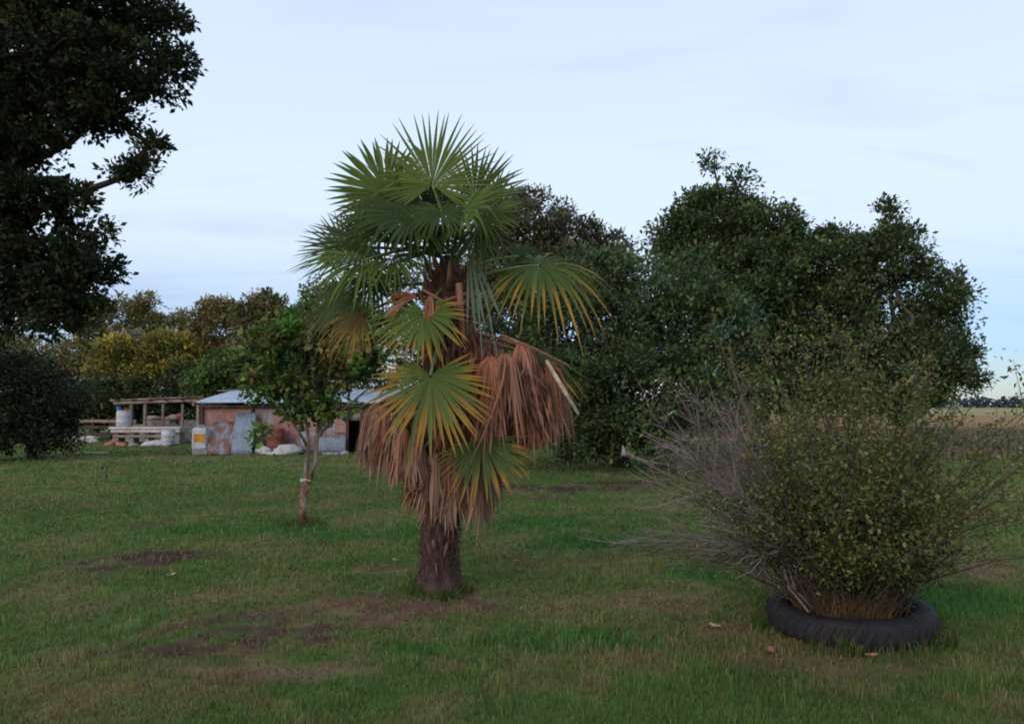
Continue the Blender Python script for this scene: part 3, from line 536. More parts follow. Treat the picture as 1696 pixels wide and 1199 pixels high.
# folded, newly opening leaves: narrow hanging strips
frond(pal(775, 400, -.22), (.22, -.1, -1), (0, -1, 0), .86, 10, 22, .6, .03, ((.06, .095, .04), (.13, .17, .10)), seed=15, pet=False, pale=.5)
frond(pal(722, 360, -.25), (.0, -.1, -1), (0, -1, 0), .40, 8, 20, .6, .03, GRD, seed=16, pet=False)
frond(pal(755, 345, -.2), (.08, -.1, -1), (0, -1, 0), .42, 8, 26, .6, .03, GR, seed=17, pet=False)
# dead fronds: hanging skirt
BRN = [((.34, .135, .08), (.29, .125, .08)), ((.38, .20, .135), (.36, .215, .155)), ((.25, .11, .075), (.29, .16, .12)), ((.42, .26, .18), (.40, .25, .185))]
BRR = [((.46, .16, .085), (.42, .155, .09)), ((.38, .155, .105), (.40, .20, .145))]
def dead(px, py, dy, ax, Rm, hang, seed, cols=None, span=150, n=26, st=None, pet=True, petmat='petiole_dead'):
    frond(pal(px, py, dy), ax, (ax[0] * .3, -.9, .45), Rm, n, span, .5, .15, cols or BRN[seed % 4], 0, start=st or trunk_c(min(py - 10, 640)), hang=hang, brown=True, ragged=.14, seed=seed + 50, petmat=petmat, cup=.0, pet=pet)
k = 0
rs = random.Random(3)
for i in range(50):          # lower skirt all round the trunk, fuller on the left
    a = 2 * math.pi * i / 50 * 1.0 + rs.uniform(-.15, .15); cx, sy = math.cos(a), math.sin(a); left = max(0, -cx)
    ro = .22 + .42 * left + .16 * max(0, cx) + rs.uniform(-.06, .06); py = 738 - 66 * left + rs.uniform(-22, 22)
    if sy < -.6: py += 18
    q_ = trunk_c(py); h_ = q_ + Vector((cx * ro, sy * min(ro, .36), 0))
    frond(h_, (cx * .7, sy * .7, -.4), (cx * .4, -.8, .5), rs.uniform(.32, .52), 50, 170, .5, .15, BRN[k % 4], 0, start=trunk_c(min(py - 40, 640)), hang=1.0, brown=True, ragged=.16, seed=k + 50, petmat='petiole_dead', cup=0.); k += 1
for px, py, dy, ax, Rm in [(860, 568, -.22, (.5, -.4, -.3), .62), (835, 585, -.38, (.25, -.6, -.3), .66), (885, 590, .0, (.7, -.1, -.3), .70), (850, 600, .2, (.5, .4, -.3), .66), (812, 590, -.38, (.05, -.6, -.4), .66), (905, 600, -.1, (.8, -.2, -.4), .64), (870, 640, -.2, (.4, -.4, -.7), .52), (810, 640, -.34, (.1, -.5, -.7), .52), (840, 650, -.1, (.3, -.3, -.7), .5), (920, 620, .1, (.7, .1, -.5), .55), (790, 610, -.2, (.1, -.4, -.7), .6), (800, 570, .25, (.3, .5, -.4), .6)]:
    dead(px, py, dy, ax, Rm, .92, k, (BRR + BRN[:3] + BRR)[k % 7], st=trunk_c(560), n=46, span=170, pet=(k % 4 == 0)); k += 1
# matted thatch of broken dead leaflets between the dead fronds
tp, tdv, tcl = [], [], []
for (pxa, pya, dya, rx_, rz_, nn_) in ((735, 700, 0, .34, .42, 2600), (728, 775, 0, .30, .30, 1700), (665, 715, -.02, .26, .22, 1300), (850, 622, -.08, .30, .24, 1700), (800, 600, -.1, .26, .22, 1000), (748, 560, 0, .24, .28, 1100), (880, 660, -.1, .22, .24, 900)):
    c0 = pal(pxa, pya, dya); u = rng.normal(0, 1, (nn_, 3)); u /= np.linalg.norm(u, axis=1)[:, None]; u *= (rng.random(nn_) ** .4)[:, None]
    tp.append(np.array(c0)[None] + u * np.array([rx_, min(rx_, .3), rz_])); tdv.append(np.stack([u[:, 0] * .5, u[:, 1] * .5, -1.6 + 0 * u[:, 0]], 1))
    cb_ = np.array([BRN[q_][0] for q_ in range(4)] + [BRR[0][0], BRR[1][0]])[rng.integers(0, 6, nn_)]; tcl.append(cb_ * rng.uniform(.3, 1.1, (nn_, 1)))
o = link('thatch', leaf_mesh('thatch', np.concatenate(tp), np.concatenate(tdv), .22, np.concatenate(tcl), .075, .38), M['dead'], palm); o['kind'] = 'stuff'
# loose dead strips caught in the crown
dead(712, 490, -.40, (-.1, -.5, -.4), .34, .95, k, BRR[0], 70, 12, pet=False); k += 1
dead(690, 492, -.36, (-.8, -.3, .1), .30, .15, k, BRR[0], 60, 10, pet=False); k += 1
dead(725, 505, -.40, (.15, -.4, -.5), .36, .95, k, BRR[1], 50, 9, pet=False); k += 1
def stick(name, pts, rad, m):
    b_ = MB(); b_.tube(pts, rad, 7); b_.build(name, M[m], palm, True)
stick('dead_petiole', [pal(760, 470, -.27), pal(763, 510, -.30), pal(768, 570, -.32)], [.030, .028, .020], 'petiole_dead')
stick('dead_petiole', [pal(905, 597, -.15), pal(930, 640, -.2), pal(958, 686, -.25)], [.016, .022, .014], 'petiole_pale')
stick('dead_petiole', [pal(830, 555, -.2), pal(890, 580, -.25), pal(945, 607, -.3)], [.016, .013, .008], 'petiole_dead')
stick('dead_petiole', [pal(700, 480, -.25), pal(735, 500, -.3), pal(790, 480, -.25)], [.014, .013, .010], 'petiole_dead')

# ------------------------------------------------------------------ shrub in a tractor tyre
tc_ = G(1408, 1040); TC = Vector((tc_.x, tc_.y, 0)); TR = .565
tz = float(gz(TC.x, TC.y))
ty = thing('tractor_tyre', 'old black tractor tyre lying flat round the shrub', 'tyre', (TC.x, TC.y, tz))
prof = [(.40, .02), (.385, .07), (.39, .15), (.405, .215), (.44, .245), (.49, .255), (.535, .24), (.56, .20), (.568, .14), (.565, .08), (.55, .03), (.52, .0)]
NS = 96; vs = []; fs = []
for i in range(NS):
    a = 2 * math.pi * i / NS; sag = 1 + .025 * math.sin(2 * a + .6)
    for r_, z_ in prof: vs.append((TC.x + math.cos(a) * r_ * sag, TC.y + math.sin(a) * r_ * sag, tz + z_ * .78 * (1 + .06 * math.sin(a + 2))))
np_ = len(prof)
for i in range(NS):
    for j in range(np_ - 1): fs.append((i * np_ + j, ((i + 1) % NS) * np_ + j, ((i + 1) % NS) * np_ + j + 1, i * np_ + j + 1))
me = bpy.data.meshes.new('carcass'); me.from_pydata(vs, [], fs); me.update(); me.polygons.foreach_set('use_smooth', [True] * len(fs)); link('carcass', me, M['rubber'], ty)
lug = MB(); lug.v = []
LV = []
b0 = MB()
for s_ in range(5):
    t = s_ / 4.; b0.v += [(.552 + .006, -.024 + .06 * t, .035 + .12 * t), (.552 + .017, -.017 + .06 * t, .035 + .12 * t), (.552 + .017, .017 + .06 * t, .035 + .12 * t), (.552 + .006, .024 + .06 * t, .035 + .12 * t)]
for s_ in range(4): b0.f += [(s_ * 4 + j, s_ * 4 + j + 1, s_ * 4 + j + 5, s_ * 4 + j + 4) for j in range(3)]
b0.f += [(0, 3, 2, 1), (16, 17, 18, 19)]
lm = b0.mesh('lug')
lm.materials.append(M['rubber'])
for i in range(44):
    o = bpy.data.objects.new('lug', lm); COL.objects.link(o); o.parent = ty; o.rotation_euler = (0, 0, 2 * math.pi * i / 44); sg = 1 + .025 * math.sin(4 * math.pi * i / 44 + .6); o.scale = (sg, sg, 1)
# soil fill
vs = [(TC.x, TC.y, tz + .145)]; fs = []
for j, r_ in enumerate((.15, .28, .40)):
    for i in range(24):
        a = 2 * math.pi * i / 24; vs.append((TC.x + math.cos(a) * r_, TC.y + math.sin(a) * r_, tz + [.14, .12, .09][j] + random.uniform(-.015, .015)))
for i in range(24):
    fs.append((0, 1 + i, 1 + (i + 1) % 24))
    for j in range(2): fs.append((1 + j * 24 + i, 25 + j * 24 + i, 25 + j * 24 + (i + 1) % 24, 1 + j * 24 + (i + 1) % 24))
me = bpy.data.meshes.new('soil'); me.from_pydata(vs, [], fs); me.update(); so = link('soil', me, M['soil']); tag(so, 'dark soil filling the tractor tyre', 'soil', kind='stuff')
# dry grass tuft on the tyre's left side
n = 5000; a = rng.uniform(R(100), R(285), n); r_ = .10 + .28 * rng.random(n) ** .7; x = TC.x + np.cos(a) * r_; y = TC.y + np.sin(a) * r_
c = np.array([.19, .125, .07]) * rng.uniform(.4, 1.5, (n, 1))
v, f, cc = blades(n, x, y, rng.uniform(.12, .36, n) * (1.2 - r_ * 1.2), .005 + 0 * x, c, 1.0, z=np.full(n, tz + .11))
o = link('dry_grass_tuft', np_mesh('dry_grass_tuft', v, f, cc), M['grass']); tag(o, 'brown dry grass tuft growing inside the tractor tyre', 'grass', kind='stuff')
sh = thing('shrub', 'sprawling olive shrub with many thin stems growing out of the tyre', 'shrub', (TC.x, TC.y, tz + .15))
rg = np.random.default_rng(77); stems = MB(); dead_ = MB(); LP, LD, LC = [], [], []; base = Vector((TC.x, TC.y, tz + .10))
SC = [(.080, .092, .026), (.060, .078, .022), (.095, .098, .032), (.12, .098, .026), (.050, .066, .022), (.095, .10, .045)]; SCD = [(.040, .055, .020), (.055, .066, .022), (.07, .07, .022)]
def stemcurve(az, el, L, droop, k=9, n=.085, zmin=.12):
    d = Vector((math.cos(az) * math.cos(el), math.sin(az) * math.cos(el), math.sin(el))); p = base + Vector((rg.normal(0, .09) + .12 * math.cos(az), rg.normal(0, .09) + .12 * math.sin(az), 0)); pts = [p.copy()]
    for i in range(k):
        d = (d + Vector((rg.normal(0, n), rg.normal(0, n), rg.normal(0, n) - droop / k))).normalized(); p = p + d * (L / k)
        if i > 2 and p.z < zmin: p.z = zmin; d.z = abs(d.z) * .3
        pts.append(p.copy())
    return pts
def leafy(pts, per_m, s0, cols, spread=.05, dim=1.):
    per_m *= 1.35
    for i in range(len(pts) - 1):
        if i / len(pts) < s0: continue
        a, b = pts[i], pts[i + 1]; L = (b - a).length; m = rg.poisson(per_m * L)
        for _ in range(m):
            t = rg.random(); q = a.lerp(b, t) + Vector(rg.normal(0, spread, 3)); c = np.array(cols[rg.integers(len(cols))]) * rg.uniform(.9, 2.2) * dim
            rq = math.hypot(q.x - TC.x, q.y - TC.y)
            if rq > .30 and q.z < tz + .30 + .55 * (rq - .30) and rg.random() < .96: continue
            LP.append(q); LD.append(tuple((b - a).normalized() * .5)); LC.append(c)
wood = (.085, .062, .050); grey = (.27, .24, .235); pur = (.17, .13, .13)
for i in range(225):
    az = rg.uniform(0, 2 * math.pi); el = R(rg.uniform(50, 88)); L = (.75 + 1.35 * rg.random() ** 1.3) * (.74 + .42 * math.sin(el))
    if math.cos(az) > .2: L *= .92
    pts = stemcurve(az, el, L, rg.uniform(.15, 1.05)); r0 = rg.uniform(.005, .011); stems.tube(pts, [r0 * (1 - .08 * j) for j in range(len(pts))], 4, wood, cap=False)
    leafy(pts, 40, .25, SC, .06)
    for _ in range(6):
        j = int(rg.integers(3, len(pts) - 1)); d = (pts[j + 1] - pts[j]).normalized() + Vector(rg.normal(0, .75, 3)); e_ = pts[j] + d.normalized() * rg.uniform(.15, .45); tw_ = wob(pts[j], e_, 3, .06, rg); stems.tube(tw_, [.003, .0025, .002, .0012], 3, wood, cap=False); leafy(tw_, 60, 0, SC, .035)
for i in range(150):        # dense low green growth to the right of the base
    az = rg.uniform(R(-115), R(75)); el = R(rg.uniform(50, 87)); pts = stemcurve(az, el, rg.uniform(.45, 1.0), rg.uniform(0, .5), 6); stems.tube(pts, [.005 * (1 - .1 * j) for j in range(len(pts))], 4, wood, cap=False); leafy(pts, 95, .05, SCD + SC[:1], .05)
for i in range(46):         # long wispy shoots to the left
    az = rg.uniform(R(150), R(205)); pts = stemcurve(az, R(rg.uniform(38, 56)), rg.uniform(1.2, 1.7), rg.uniform(.5, 1.0), zmin=.5); stems.tube(pts, [.006 * (1 - .08 * j) for j in range(len(pts))], 4, wood, cap=False); leafy(pts, 30, .4, SC, .04)
for i in range(54):         # dead grey stems, upper left bundle and lower left forks
    hi = i < 48; az = rg.uniform(R(150), R(205)) if hi else rg.uniform(R(165), R(205)); el = R(rg.uniform(50, 70)) if hi else R(rg.uniform(46, 60)); L = rg.uniform(1.35, 2.1) if hi else rg.uniform(.65, 1.0)
    pts = stemcurve(az, el, L, rg.uniform(.35, .95) if hi else rg.uniform(.6, 1.0), 9, .09, .60); cg = pur if hi else grey; r0 = rg.uniform(.005, .010); dead_.tube(pts, [r0 * (1 - .07 * j) for j in range(len(pts))], 5, np.array(cg) * rg.uniform(.7, 1.3), cap=False)
    for _ in range(9):
        j = int(rg.integers(3, len(pts) - 1)); d = (pts[j + 1] - pts[j]).normalized() + Vector(rg.normal(0, .5, 3)); e_ = pts[j] + d.normalized() * rg.uniform(.15, .5); e_.z = max(e_.z, .45); tw_ = wob(pts[j], e_, 3, .05, rg); cc_ = np.array(cg) * rg.uniform(.7, 1.3); dead_.tube(tw_, [.004, .003, .0025, .0012], 3, cc_, cap=False)
        for _ in range(2):
            q = tw_[int(rg.integers(1, 3))]; e2_ = q + ((e_ - q).normalized() + Vector(rg.normal(0, .5, 3))).normalized() * rg.uniform(.06, .2); dead_.tube([q, e2_], [.0022, .001], 3, cc_, cap=False)
stems.build('stems', M['twig'], sh); o = dead_.build('dead_branches', M['twig'], sh); o['label'] = 'bare grey dead twigs on one side'
link('foliage', leaf_mesh('foliage', np.array([tuple(p) for p in LP]), np.array(LD), .034, np.array(LC), .5, .9), M['leaf'], sh)

# ------------------------------------------------------------------ shed
def corr(name, w, h, m, parent, loc, ax_w, ax_h, waves=None, amp=.018, ragged=0, nh=3, bend=0.):
    """corrugated sheet spanned by ax_w (across the flutes) and ax_h (along them), with thickness"""
    ax_w = Vector(ax_w).normalized(); ax_h = Vector(ax_h).normalized(); nn = ax_w.cross(ax_h).normalized(); waves = waves or max(3, int(w / .076)); k = waves * 4; vs = []; fs = []
    for side in (0, 1):
        for i in range(k + 1):
            z_ = amp * math.sin(2 * math.pi * i / 4) + side * -.004
            for j in range(nh + 1):
                t = j / nh; e_ = random.uniform(-ragged, ragged) * 0
                vs.append(Vector(loc) + ax_w * (w * i / k) + ax_h * (h * t + e_) + nn * (z_ + bend * math.sin(math.pi * t)))
    st_ = (k + 1) * (nh + 1)
    for i in range(k):
        for j in range(nh):
            a = i * (nh + 1) + j; b = (i + 1) * (nh + 1) + j; fs += [(a, b, b + 1, a + 1), (st_ + a, st_ + a + 1, st_ + b + 1, st_ + b)]
    def rim(p): 
        for a, b in zip(p[:-1], p[1:]): fs.append((a, st_ + a, st_ + b, b))
    rim([i * (nh + 1) for i in range(k + 1)]); rim([i * (nh + 1) + nh for i in range(k + 1)][::-1]); rim(list(range(nh + 1))[::-1]); rim([k * (nh + 1) + j for j in range(nh + 1)])
    me = bpy.data.meshes.new(name); me.from_pydata([tuple(v) for v in vs], [], fs); me.update(); me.polygons.foreach_set('use_smooth', [True] * len(fs))
    return link(name, me, m, parent)
Ysh = 25.0; sx = lambda px, Y=Ysh: (px - CX) / FPX * Y
x0, x1 = sx(336), sx(655); EV, BK, DEP = 1.68, 2.12, 3.4
shed = thing('shed', 'low rusty corrugated iron shed with a pale metal roof', 'shed', ((x0 + x1) / 2, Ysh, 0))
wm = ['rust', 'rust', 'rust_grey', 'rust', 'rust', 'rust_grey', 'rust', 'rust']; nW = 8; ww = (x1 - x0) / nW
for i in range(nW):
    if i == 6:
        corr('wall_sheet', ww, .55, M['rust_grey'], shed, (x0 + i * ww, Ysh + .01, 1.1), (1, 0, 0), (0, 0, 1)); continue
    corr('wall_sheet', ww + .03, EV - .03 - (.12 if i % 3 == 1 else 0), M[wm[i]], shed, (x0 + i * ww, Ysh + (.008 if i % 2 else 0), .0), (1, 0, 0), (0, 0, 1))
for i in range(4): corr('wall_sheet', DEP / 4 + .02, EV - .05 + (BK - EV) * (i) / 4, M['rust_grey' if i % 2 else 'rust'], shed, (x0 - .02, Ysh + DEP * (i + 1) / 4, 0), (0, -1, 0), (0, 0, 1))
for i in range(4): corr('wall_sheet', DEP / 4 + .02, EV - .05 + (BK - EV) * (i) / 4, M['rust'], shed, (x1 + .02, Ysh + DEP * i / 4, 0), (0, 1, 0), (0, 0, 1))
for i in range(nW): corr('wall_sheet', ww + .03, BK - .06, M['rust'], shed, (x1 - i * ww, Ysh + DEP + (.008 if i % 2 else 0), 0), (-1, 0, 0), (0, 0, 1))
for px in (337, 420, 500, 577, 600, 654):
    b_ = MB(); b_.box((sx(px), Ysh - .06, EV / 2 - .03), (.09, .08, EV - .04), jit=.006); b_.build('post', M['timber_dark'], shed)
b_ = MB(); b_.box(((x0 + x1) / 2, Ysh - .09, EV - .10), (x1 - x0 + .1, .05, .09)); b_.build('eave_rail', M['timber_dark'], shed)
nR = 8; rw = (x1 - x0 + .3) / nR; sl = Vector((0, DEP + .5, (BK - EV) * (DEP + .5) / DEP))
for i in range(nR):
    off = random.uniform(-.12, .08)
    corr('roof_sheet', rw + .08, sl.length, M['roof' if i != 4 else 'galv_rust'], shed, (x0 - .15 + i * rw, Ysh - .28 + off, EV + .02 + (.022 if i % 2 else 0) + off * .13), (1, .0, random.uniform(-.008, .008)), sl, amp=.02, nh=5, bend=random.uniform(-.03, .04))
b_ = MB(); b_.box((x0 - .2, Ysh + DEP / 2 - .05, (EV + BK) / 2 + .01), (.05, DEP + .5, .14), rx=math.atan2(BK - EV, DEP)); b_.build('barge_board', M['rust'], shed)
b_ = MB(); b_.box(((sx(322) + sx(410)) / 2 - .1, Ysh + DEP + .35, BK + .10), (sx(410) - sx(322) + 1.2, .12, .04), ry=-.02); b_.build('ridge_board', M['timber'], shed)
# dark interior seen through the open bay: an inner frame member and a hanging pink board
b_ = MB(); b_.box((sx(566), Ysh - .05, 1.0), (.36, .03, .62), jit=.01); b_.build('patch_board', mat('pink_board', (.40, .24, .23), (.30, .16, .15), 3), shed)
# things by the shed
def leaning(label, px0, px1, pyb, pxt0, pxt1, pyt, Yb, m):
    a = P(px0, pyb, Yb); b = P(px1, pyb, Yb); a.z = b.z = .02; t0 = P(pxt0, pyt, Ysh - .18); h = t0 - a
    t = thing('iron_sheet', label, 'metal sheet', (a + b) / 2 * 1.0); corr('sheet', (b - a).length, h.length, M[m], t, a, b - a, h, amp=.02, nh=6, bend=.03)
leaning('rusty brown corrugated iron sheet leaning on the shed wall', 335, 380, 752, 350, 392, 698, 24.1, 'galv_rust')
leaning('pale blue grey corrugated iron sheet leaning on the shed wall', 382, 417, 753, 391, 422, 683, 24.05, 'galv')
def lump(name, label, cat, c, d, m, seed, rz=0, sub=3, amp=.18, group=None, parent=None, flat=True):
    bm = bmesh.new(); bmesh.ops.create_icosphere(bm, subdivisions=sub, radius=1)
    for v in bm.verts:
        q = v.co.copy(); f = 1 + amp * mn.noise(q * 1.3 + Vector((seed * 3.1, 0, 0))) * 2 + amp * .6 * mn.noise(q * 3.7 + Vector((0, seed * 2.3, 0))) * 2
        v.co = Vector((q.x * f * d[0] / 2, q.y * f * d[1] / 2, max(-.42, q.z * f) * d[2] / 2 if flat else q.z * f * d[2] / 2))
    zmin = min(v.co.z for v in bm.verts)
    for v in bm.verts: v.co.z -= zmin
    me = bpy.data.meshes.new(name); bm.to_mesh(me); bm.free(); me.polygons.foreach_set('use_smooth', [True] * len(me.polygons))
    o = link(name, me, M[m]); o.location = c; o.rotation_euler = (0, 0, rz); tag(o, label, cat, group); return o
def lathe(name, prof, m, parent=None, n=24, loc=(0, 0, 0)):
    b_ = MB()
    for r_, z_ in prof: b_.v += [(loc[0] + r_ * math.cos(2 * math.pi * k / n), loc[1] + r_ * math.sin(2 * math.pi * k / n), loc[2] + z_) for k in range(n)]
    for i in range(len(prof) - 1): b_.f += [(i * n + k, i * n + (k + 1) % n, (i + 1) * n + (k + 1) % n, (i + 1) * n + k) for k in range(n)]
    b_.f += [tuple(range(n))[::-1], tuple((len(prof) - 1) * n + k for k in range(n))]
    return b_.build(name, M[m], parent, True)
# white plastic container with orange panel on a block, at the shed corner
Yc = 24.35; cx_ = sx(335, Yc)
o = MB(); o.box((cx_, Yc, .09), (.42, .34, .18), jit=.01); o = o.build('concrete_block', M['concrete']); tag(o, 'grey block under the white and orange container', 'block')
t = thing('white_container', 'white plastic container with an orange panel at the shed corner', 'container', (cx_, Yc, .18))
b_ = MB(); b_.box((cx_, Yc, .18 + .34), (.46, .36, .68)); bevel(b_.build('body', M['white_plastic'], t), .05, 3)
b_ = MB(); b_.box((cx_ + .02, Yc - .187, .18 + .37), (.36, .012, .27)); b_.build('orange_panel', M['orange'], t)
b_ = MB(); b_.box((cx_ + .0, Yc, .18 + .695), (.40, .3, .03)); bevel(b_.build('lid', M['white_plastic'], t), .01)
b_ = MB(); b_.tube([(cx_ - .12, Yc, .88), (cx_ - .1, Yc, .95), (cx_ + .1, Yc, .95), (cx_ + .12, Yc, .88)], .015, 6); b_.build('handle', M['white_plastic'], t)
lump('plastic_sheet', 'black plastic sheet lying flat on the grass by the shed corner', 'plastic sheet', (sx(312, 24.4), 24.4, 0), (1.0, .5, .10), 'black_plastic', 4, amp=.2)
lump('feed_sack', 'small white sack slumped beside the leaning pale sheet', 'sack', (sx(437, 24.4), 24.4, 0), (.55, .4, .38), 'sack', 5, amp=.2)
lump('feed_sack', 'long crumpled white sack on the grass below the shed wall', 'sack', (sx(478, 24.3), 24.3, 0), (.95, .5, .42), 'sack', 6, .2, amp=.22)
lump('feed_sack', 'flat white sack trailing towards the red drum', 'sack', (sx(452, 24.15), 24.15, 0), (.75, .4, .16), 'sack', 7, amp=.2)
Yd = 24.65; t = thing('red_drum', 'dull red drum standing against the shed wall', 'drum', (sx(458, Yd), Yd, 0))
lathe('body', [(.26, 0), (.28, .02), (.28, .28), (.295, .30), (.28, .32), (.28, .56), (.295, .58), (.28, .60), (.28, .82), (.27, .85), (.25, .85), (.245, .83)], 'red', t, loc=(sx(458, Yd), Yd, 0))
for i, (px, w, h, lb) in enumerate([(510, .7, .72, 'upright pale grey iron sheet behind the young tree trunk'), (550, .95, .55, 'long pale grey iron sheet under the open shed bay')]):
    t = thing('iron_sheet', lb, 'metal sheet', (sx(px, 24.7), 24.7, 0)); corr('sheet', w, h, M['galv' if i else 'galv_rust'], t, (sx(px, 24.7) - w / 2, 24.68, .01), (1, 0, 0), (0, .12, 1), amp=.018)
for i, (px, w, h, lb) in enumerate(((546, .42, .14, 'widest pale stone on the grass below the open shed bay'), (559, .22, .12, 'small pale stone between two others below the shed bay'), (571, .32, .20, 'tallest pale stone on the grass below the open shed bay'))): lump('stone', lb, 'stone', (sx(px, 24.0), 24.0 + .05 * i, 0), (w, .22, h), 'concrete', 10 + i, group='stones by the shed', sub=2)

# ------------------------------------------------------------------ lean-to left of the shed
YL = 30.5; lx = lambda px: (px - CX) / FPX * YL; lz = lambda py: P(0, py, YL).z
lt = thing('lean_to', 'open timber lean-to of thin posts and long pale beams', 'lean-to', (lx(262), YL, 0))
def plank(px0, py0, px1, py1, th, dp, dy, m, nm='beam'):
    a = P(px0, py0, YL + dy); b = P(px1, py1, YL + dy); b_ = MB(); b_.box((a + b) / 2, ((b - a).length, dp, th), ry=-math.atan2(b.z - a.z, b.x - a.x), jit=.006); b_.build(nm, M[m], lt)
plank(188, 667.5, 338, 662.5, .09, .07, 0, 'timber'); plank(183, 664, 300, 660, .04, .10, .6, 'timber_dark'); plank(215, 661, 338, 657, .035, .1, 1.0, 'timber', 'roof_batten'); plank(183, 663, 250, 661, .05, .08, .25, 'timber', 'roof_batten')
for px, dy in ((196, 1.1), (328, .06), (241, 1.6), (275, 1.6), (202, 2.0), (328, 2.0)):
    b_ = MB(); hh = lz(667) - .06; b_.box((lx(px), YL + dy, hh / 2), (.10, .10, hh), jit=.01); b_.build('post', M['timber'], lt)
for k in range(6):
    b_ = MB(); xx = lx(195) + (lx(332) - lx(195)) * k / 5; b_.box((xx, YL + 1.0, lz(664) + .045), (.07, 2.4, .06)); b_.build('rafter', M['timber_dark'], lt)
# low block wall behind
YW = 33.0; wl_ = thing('block_wall', 'low grey concrete block wall behind the white trough', 'wall', ((205 + 345) / 2 / FPX * YW - CX / FPX * YW, YW, 0))
bmw = MB(); bmw.box((0, 0, 0), (.385, .19, .185)); bme = bmw.mesh('block'); bme.materials.append(M['concrete'])
wx0 = (212 - CX) / FPX * YW; nb = 9
for r_ in range(5):
    for k in range(nb):
        if r_ == 4 and k in (0, 1, 5): continue
        o = bpy.data.objects.new('block', bme); COL.objects.link(o); o.parent = wl_; o.matrix_parent_inverse = Matrix.Translation(-wl_.location)
        o.location = (wx0 + k * .395 + (.197 if r_ % 2 else 0) + .2, YW + random.uniform(-.012, .012), .095 + r_ * .195); o.rotation_euler = (0, 0, random.uniform(-.02, .02))
# white trough on supports with drum
YT = 31.0; tx = lambda px: (px - CX) / FPX * YT
tr_ = thing('white_trough', 'long pale trough raised on blocks under the lean-to', 'trough', (tx(250), YT, 0))
b_ = MB(); xa, xb = tx(193), tx(306); zt = P(0, 707, YT).z; zb = P(0, 716, YT).z
b_.box(((xa + xb) / 2, YT, (zt + zb) / 2), (xb - xa, .75, zt - zb)); bevel(b_.build('basin', M['white_paint'], tr_), .03)
b_ = MB(); b_.box(((xa + xb) / 2, YT - .40, zt - .03), (xb - xa + .1, .05, .06), jit=.012); b_.build('rim', M['white_paint'], tr_)
for px in (200, 225, 250, 275, 300):
    b_ = MB(); b_.box((tx(px), YT, zb / 2), (.2, .5, zb - .004), jit=.01); b_.build('support', M['concrete'], tr_)
b_ = MB(); b_.box((tx(245), YT - .30, zb - .14), (xb - xa - .4, .04, .09), jit=.01); b_.build('side_board', M['timber'], tr_)
def drum(nm, label, cat, x, y, z, r_, h):
    t = thing(nm, label, cat, (x, y, z)); lathe('body', [(r_ * .9, 0), (r_, .03), (r_, h * .3), (r_ * 1.03, h * .33), (r_, h * .36), (r_, h * .64), (r_ * 1.03, h * .67), (r_, h * .70), (r_, h * .95), (r_ * .92, h)], 'white_plastic', t, loc=(x, y, z)); lathe('lid', [(r_ * .95, 0), (r_ * .97, .02), (r_ * .9, .035)], 'white_plastic', t, loc=(x, y, z + h + .003)); return t
drum('plastic_drum', 'tall white plastic drum standing on the end of the trough', 'drum', tx(207), YT, zt + .003, .29, P(0, 681, YT).z - zt)
zd = P(0, 681, YT).z + .045
t = thing('blue_can', 'small blue can on top of the tall white drum', 'can', (tx(199), YT - .05, zd)); lathe('body', [(.09, 0), (.10, .02), (.10, .12), (.06, .15), (.03, .16)], 'blue', t, loc=(tx(199), YT - .05, zd)); lathe('cap', [(.032, 0), (.032, .025), (.02, .03)], 'blue', t, 12, loc=(tx(199), YT - .05, zd + .163))
t = thing('red_bowl', 'dull red bowl on top of the tall white drum', 'bowl', (tx(212), YT, zd)); lathe('body', [(.07, 0), (.10, .03), (.13, .09), (.12, .09), (.09, .035)], 'terracotta', t, loc=(tx(212), YT, zd))
Yb_ = 29.3; bx_ = lambda px: (px - CX) / FPX * Yb_
s_ = lump('feed_sack', 'long white sack lying in front of the trough under a bucket', 'sack', (bx_(262), Yb_, 0), (1.15, .65, .34), 'sack', 21, .05, amp=.10)
drum('white_bucket', 'white bucket standing behind the long white sack', 'bucket', bx_(269), Yb_ + .62, .0, .26, .60)
for i, (px, w, h) in enumerate([(183, .35, .34), (178, .4, .18), (199, .45, .22), (206, .35, .14)]):
    lump('clay_rubble', 'broken lump of red clay in the heap left of the trough', 'rubble', (bx_(px), Yb_ + .4 - .12 * i, 0), (w, .35, h), 'terracotta', 30 + i, i * .7, 2, .3, group='clay rubble')
lump('grey_stone', 'low grey stone on the grass between clay rubble and white sack', 'stone', (bx_(222), Yb_ + .1, 0), (.45, .3, .16), 'concrete', 37, sub=2)
for i, (px, w, h, m) in enumerate([(258, 1.0, .22, 'timber'), (288, .8, .30, 'rust_grey'), (297, .45, .42, 'terracotta')]):
    lump('junk_bundle', ['bundle of grey timber offcuts lying on the block wall', 'rust grey scrap bundle on the block wall', 'reddish scrap bundle on the block wall beside the grey one'][i], 'junk', ((px - CX) / FPX * YW, YW + .01 * i, .978 if i != 0 else .978), (w, .25, h), m, 40 + i, 0, 2, .3)
YY = 30.2; t = thing('old_wheel', 'black wheel leaning on the right end of the trough', 'wheel', ((291 - CX) / FPX * YY, YY, 0))
b_ = MB(); wx = (291 - CX) / FPX * YY; b_.tube([(wx + .26 * math.cos(2 * math.pi * k / 24), YY + .10 * math.sin(2 * math.pi * k / 24) * 1.0, .345 + .26 * math.sin(2 * math.pi * k / 24)) for k in range(25)], .08, 8, cap=False); b_.build('tyre', M['rubber'], t, True)
lathe('hub', [(.16, 0), (.17, .03), (.05, .05)], 'metal_dark', None).parent = t; hubo = t.children[-1]; hubo.location = (0, .0, .345); hubo.rotation_euler = (R(80), 0, 0)
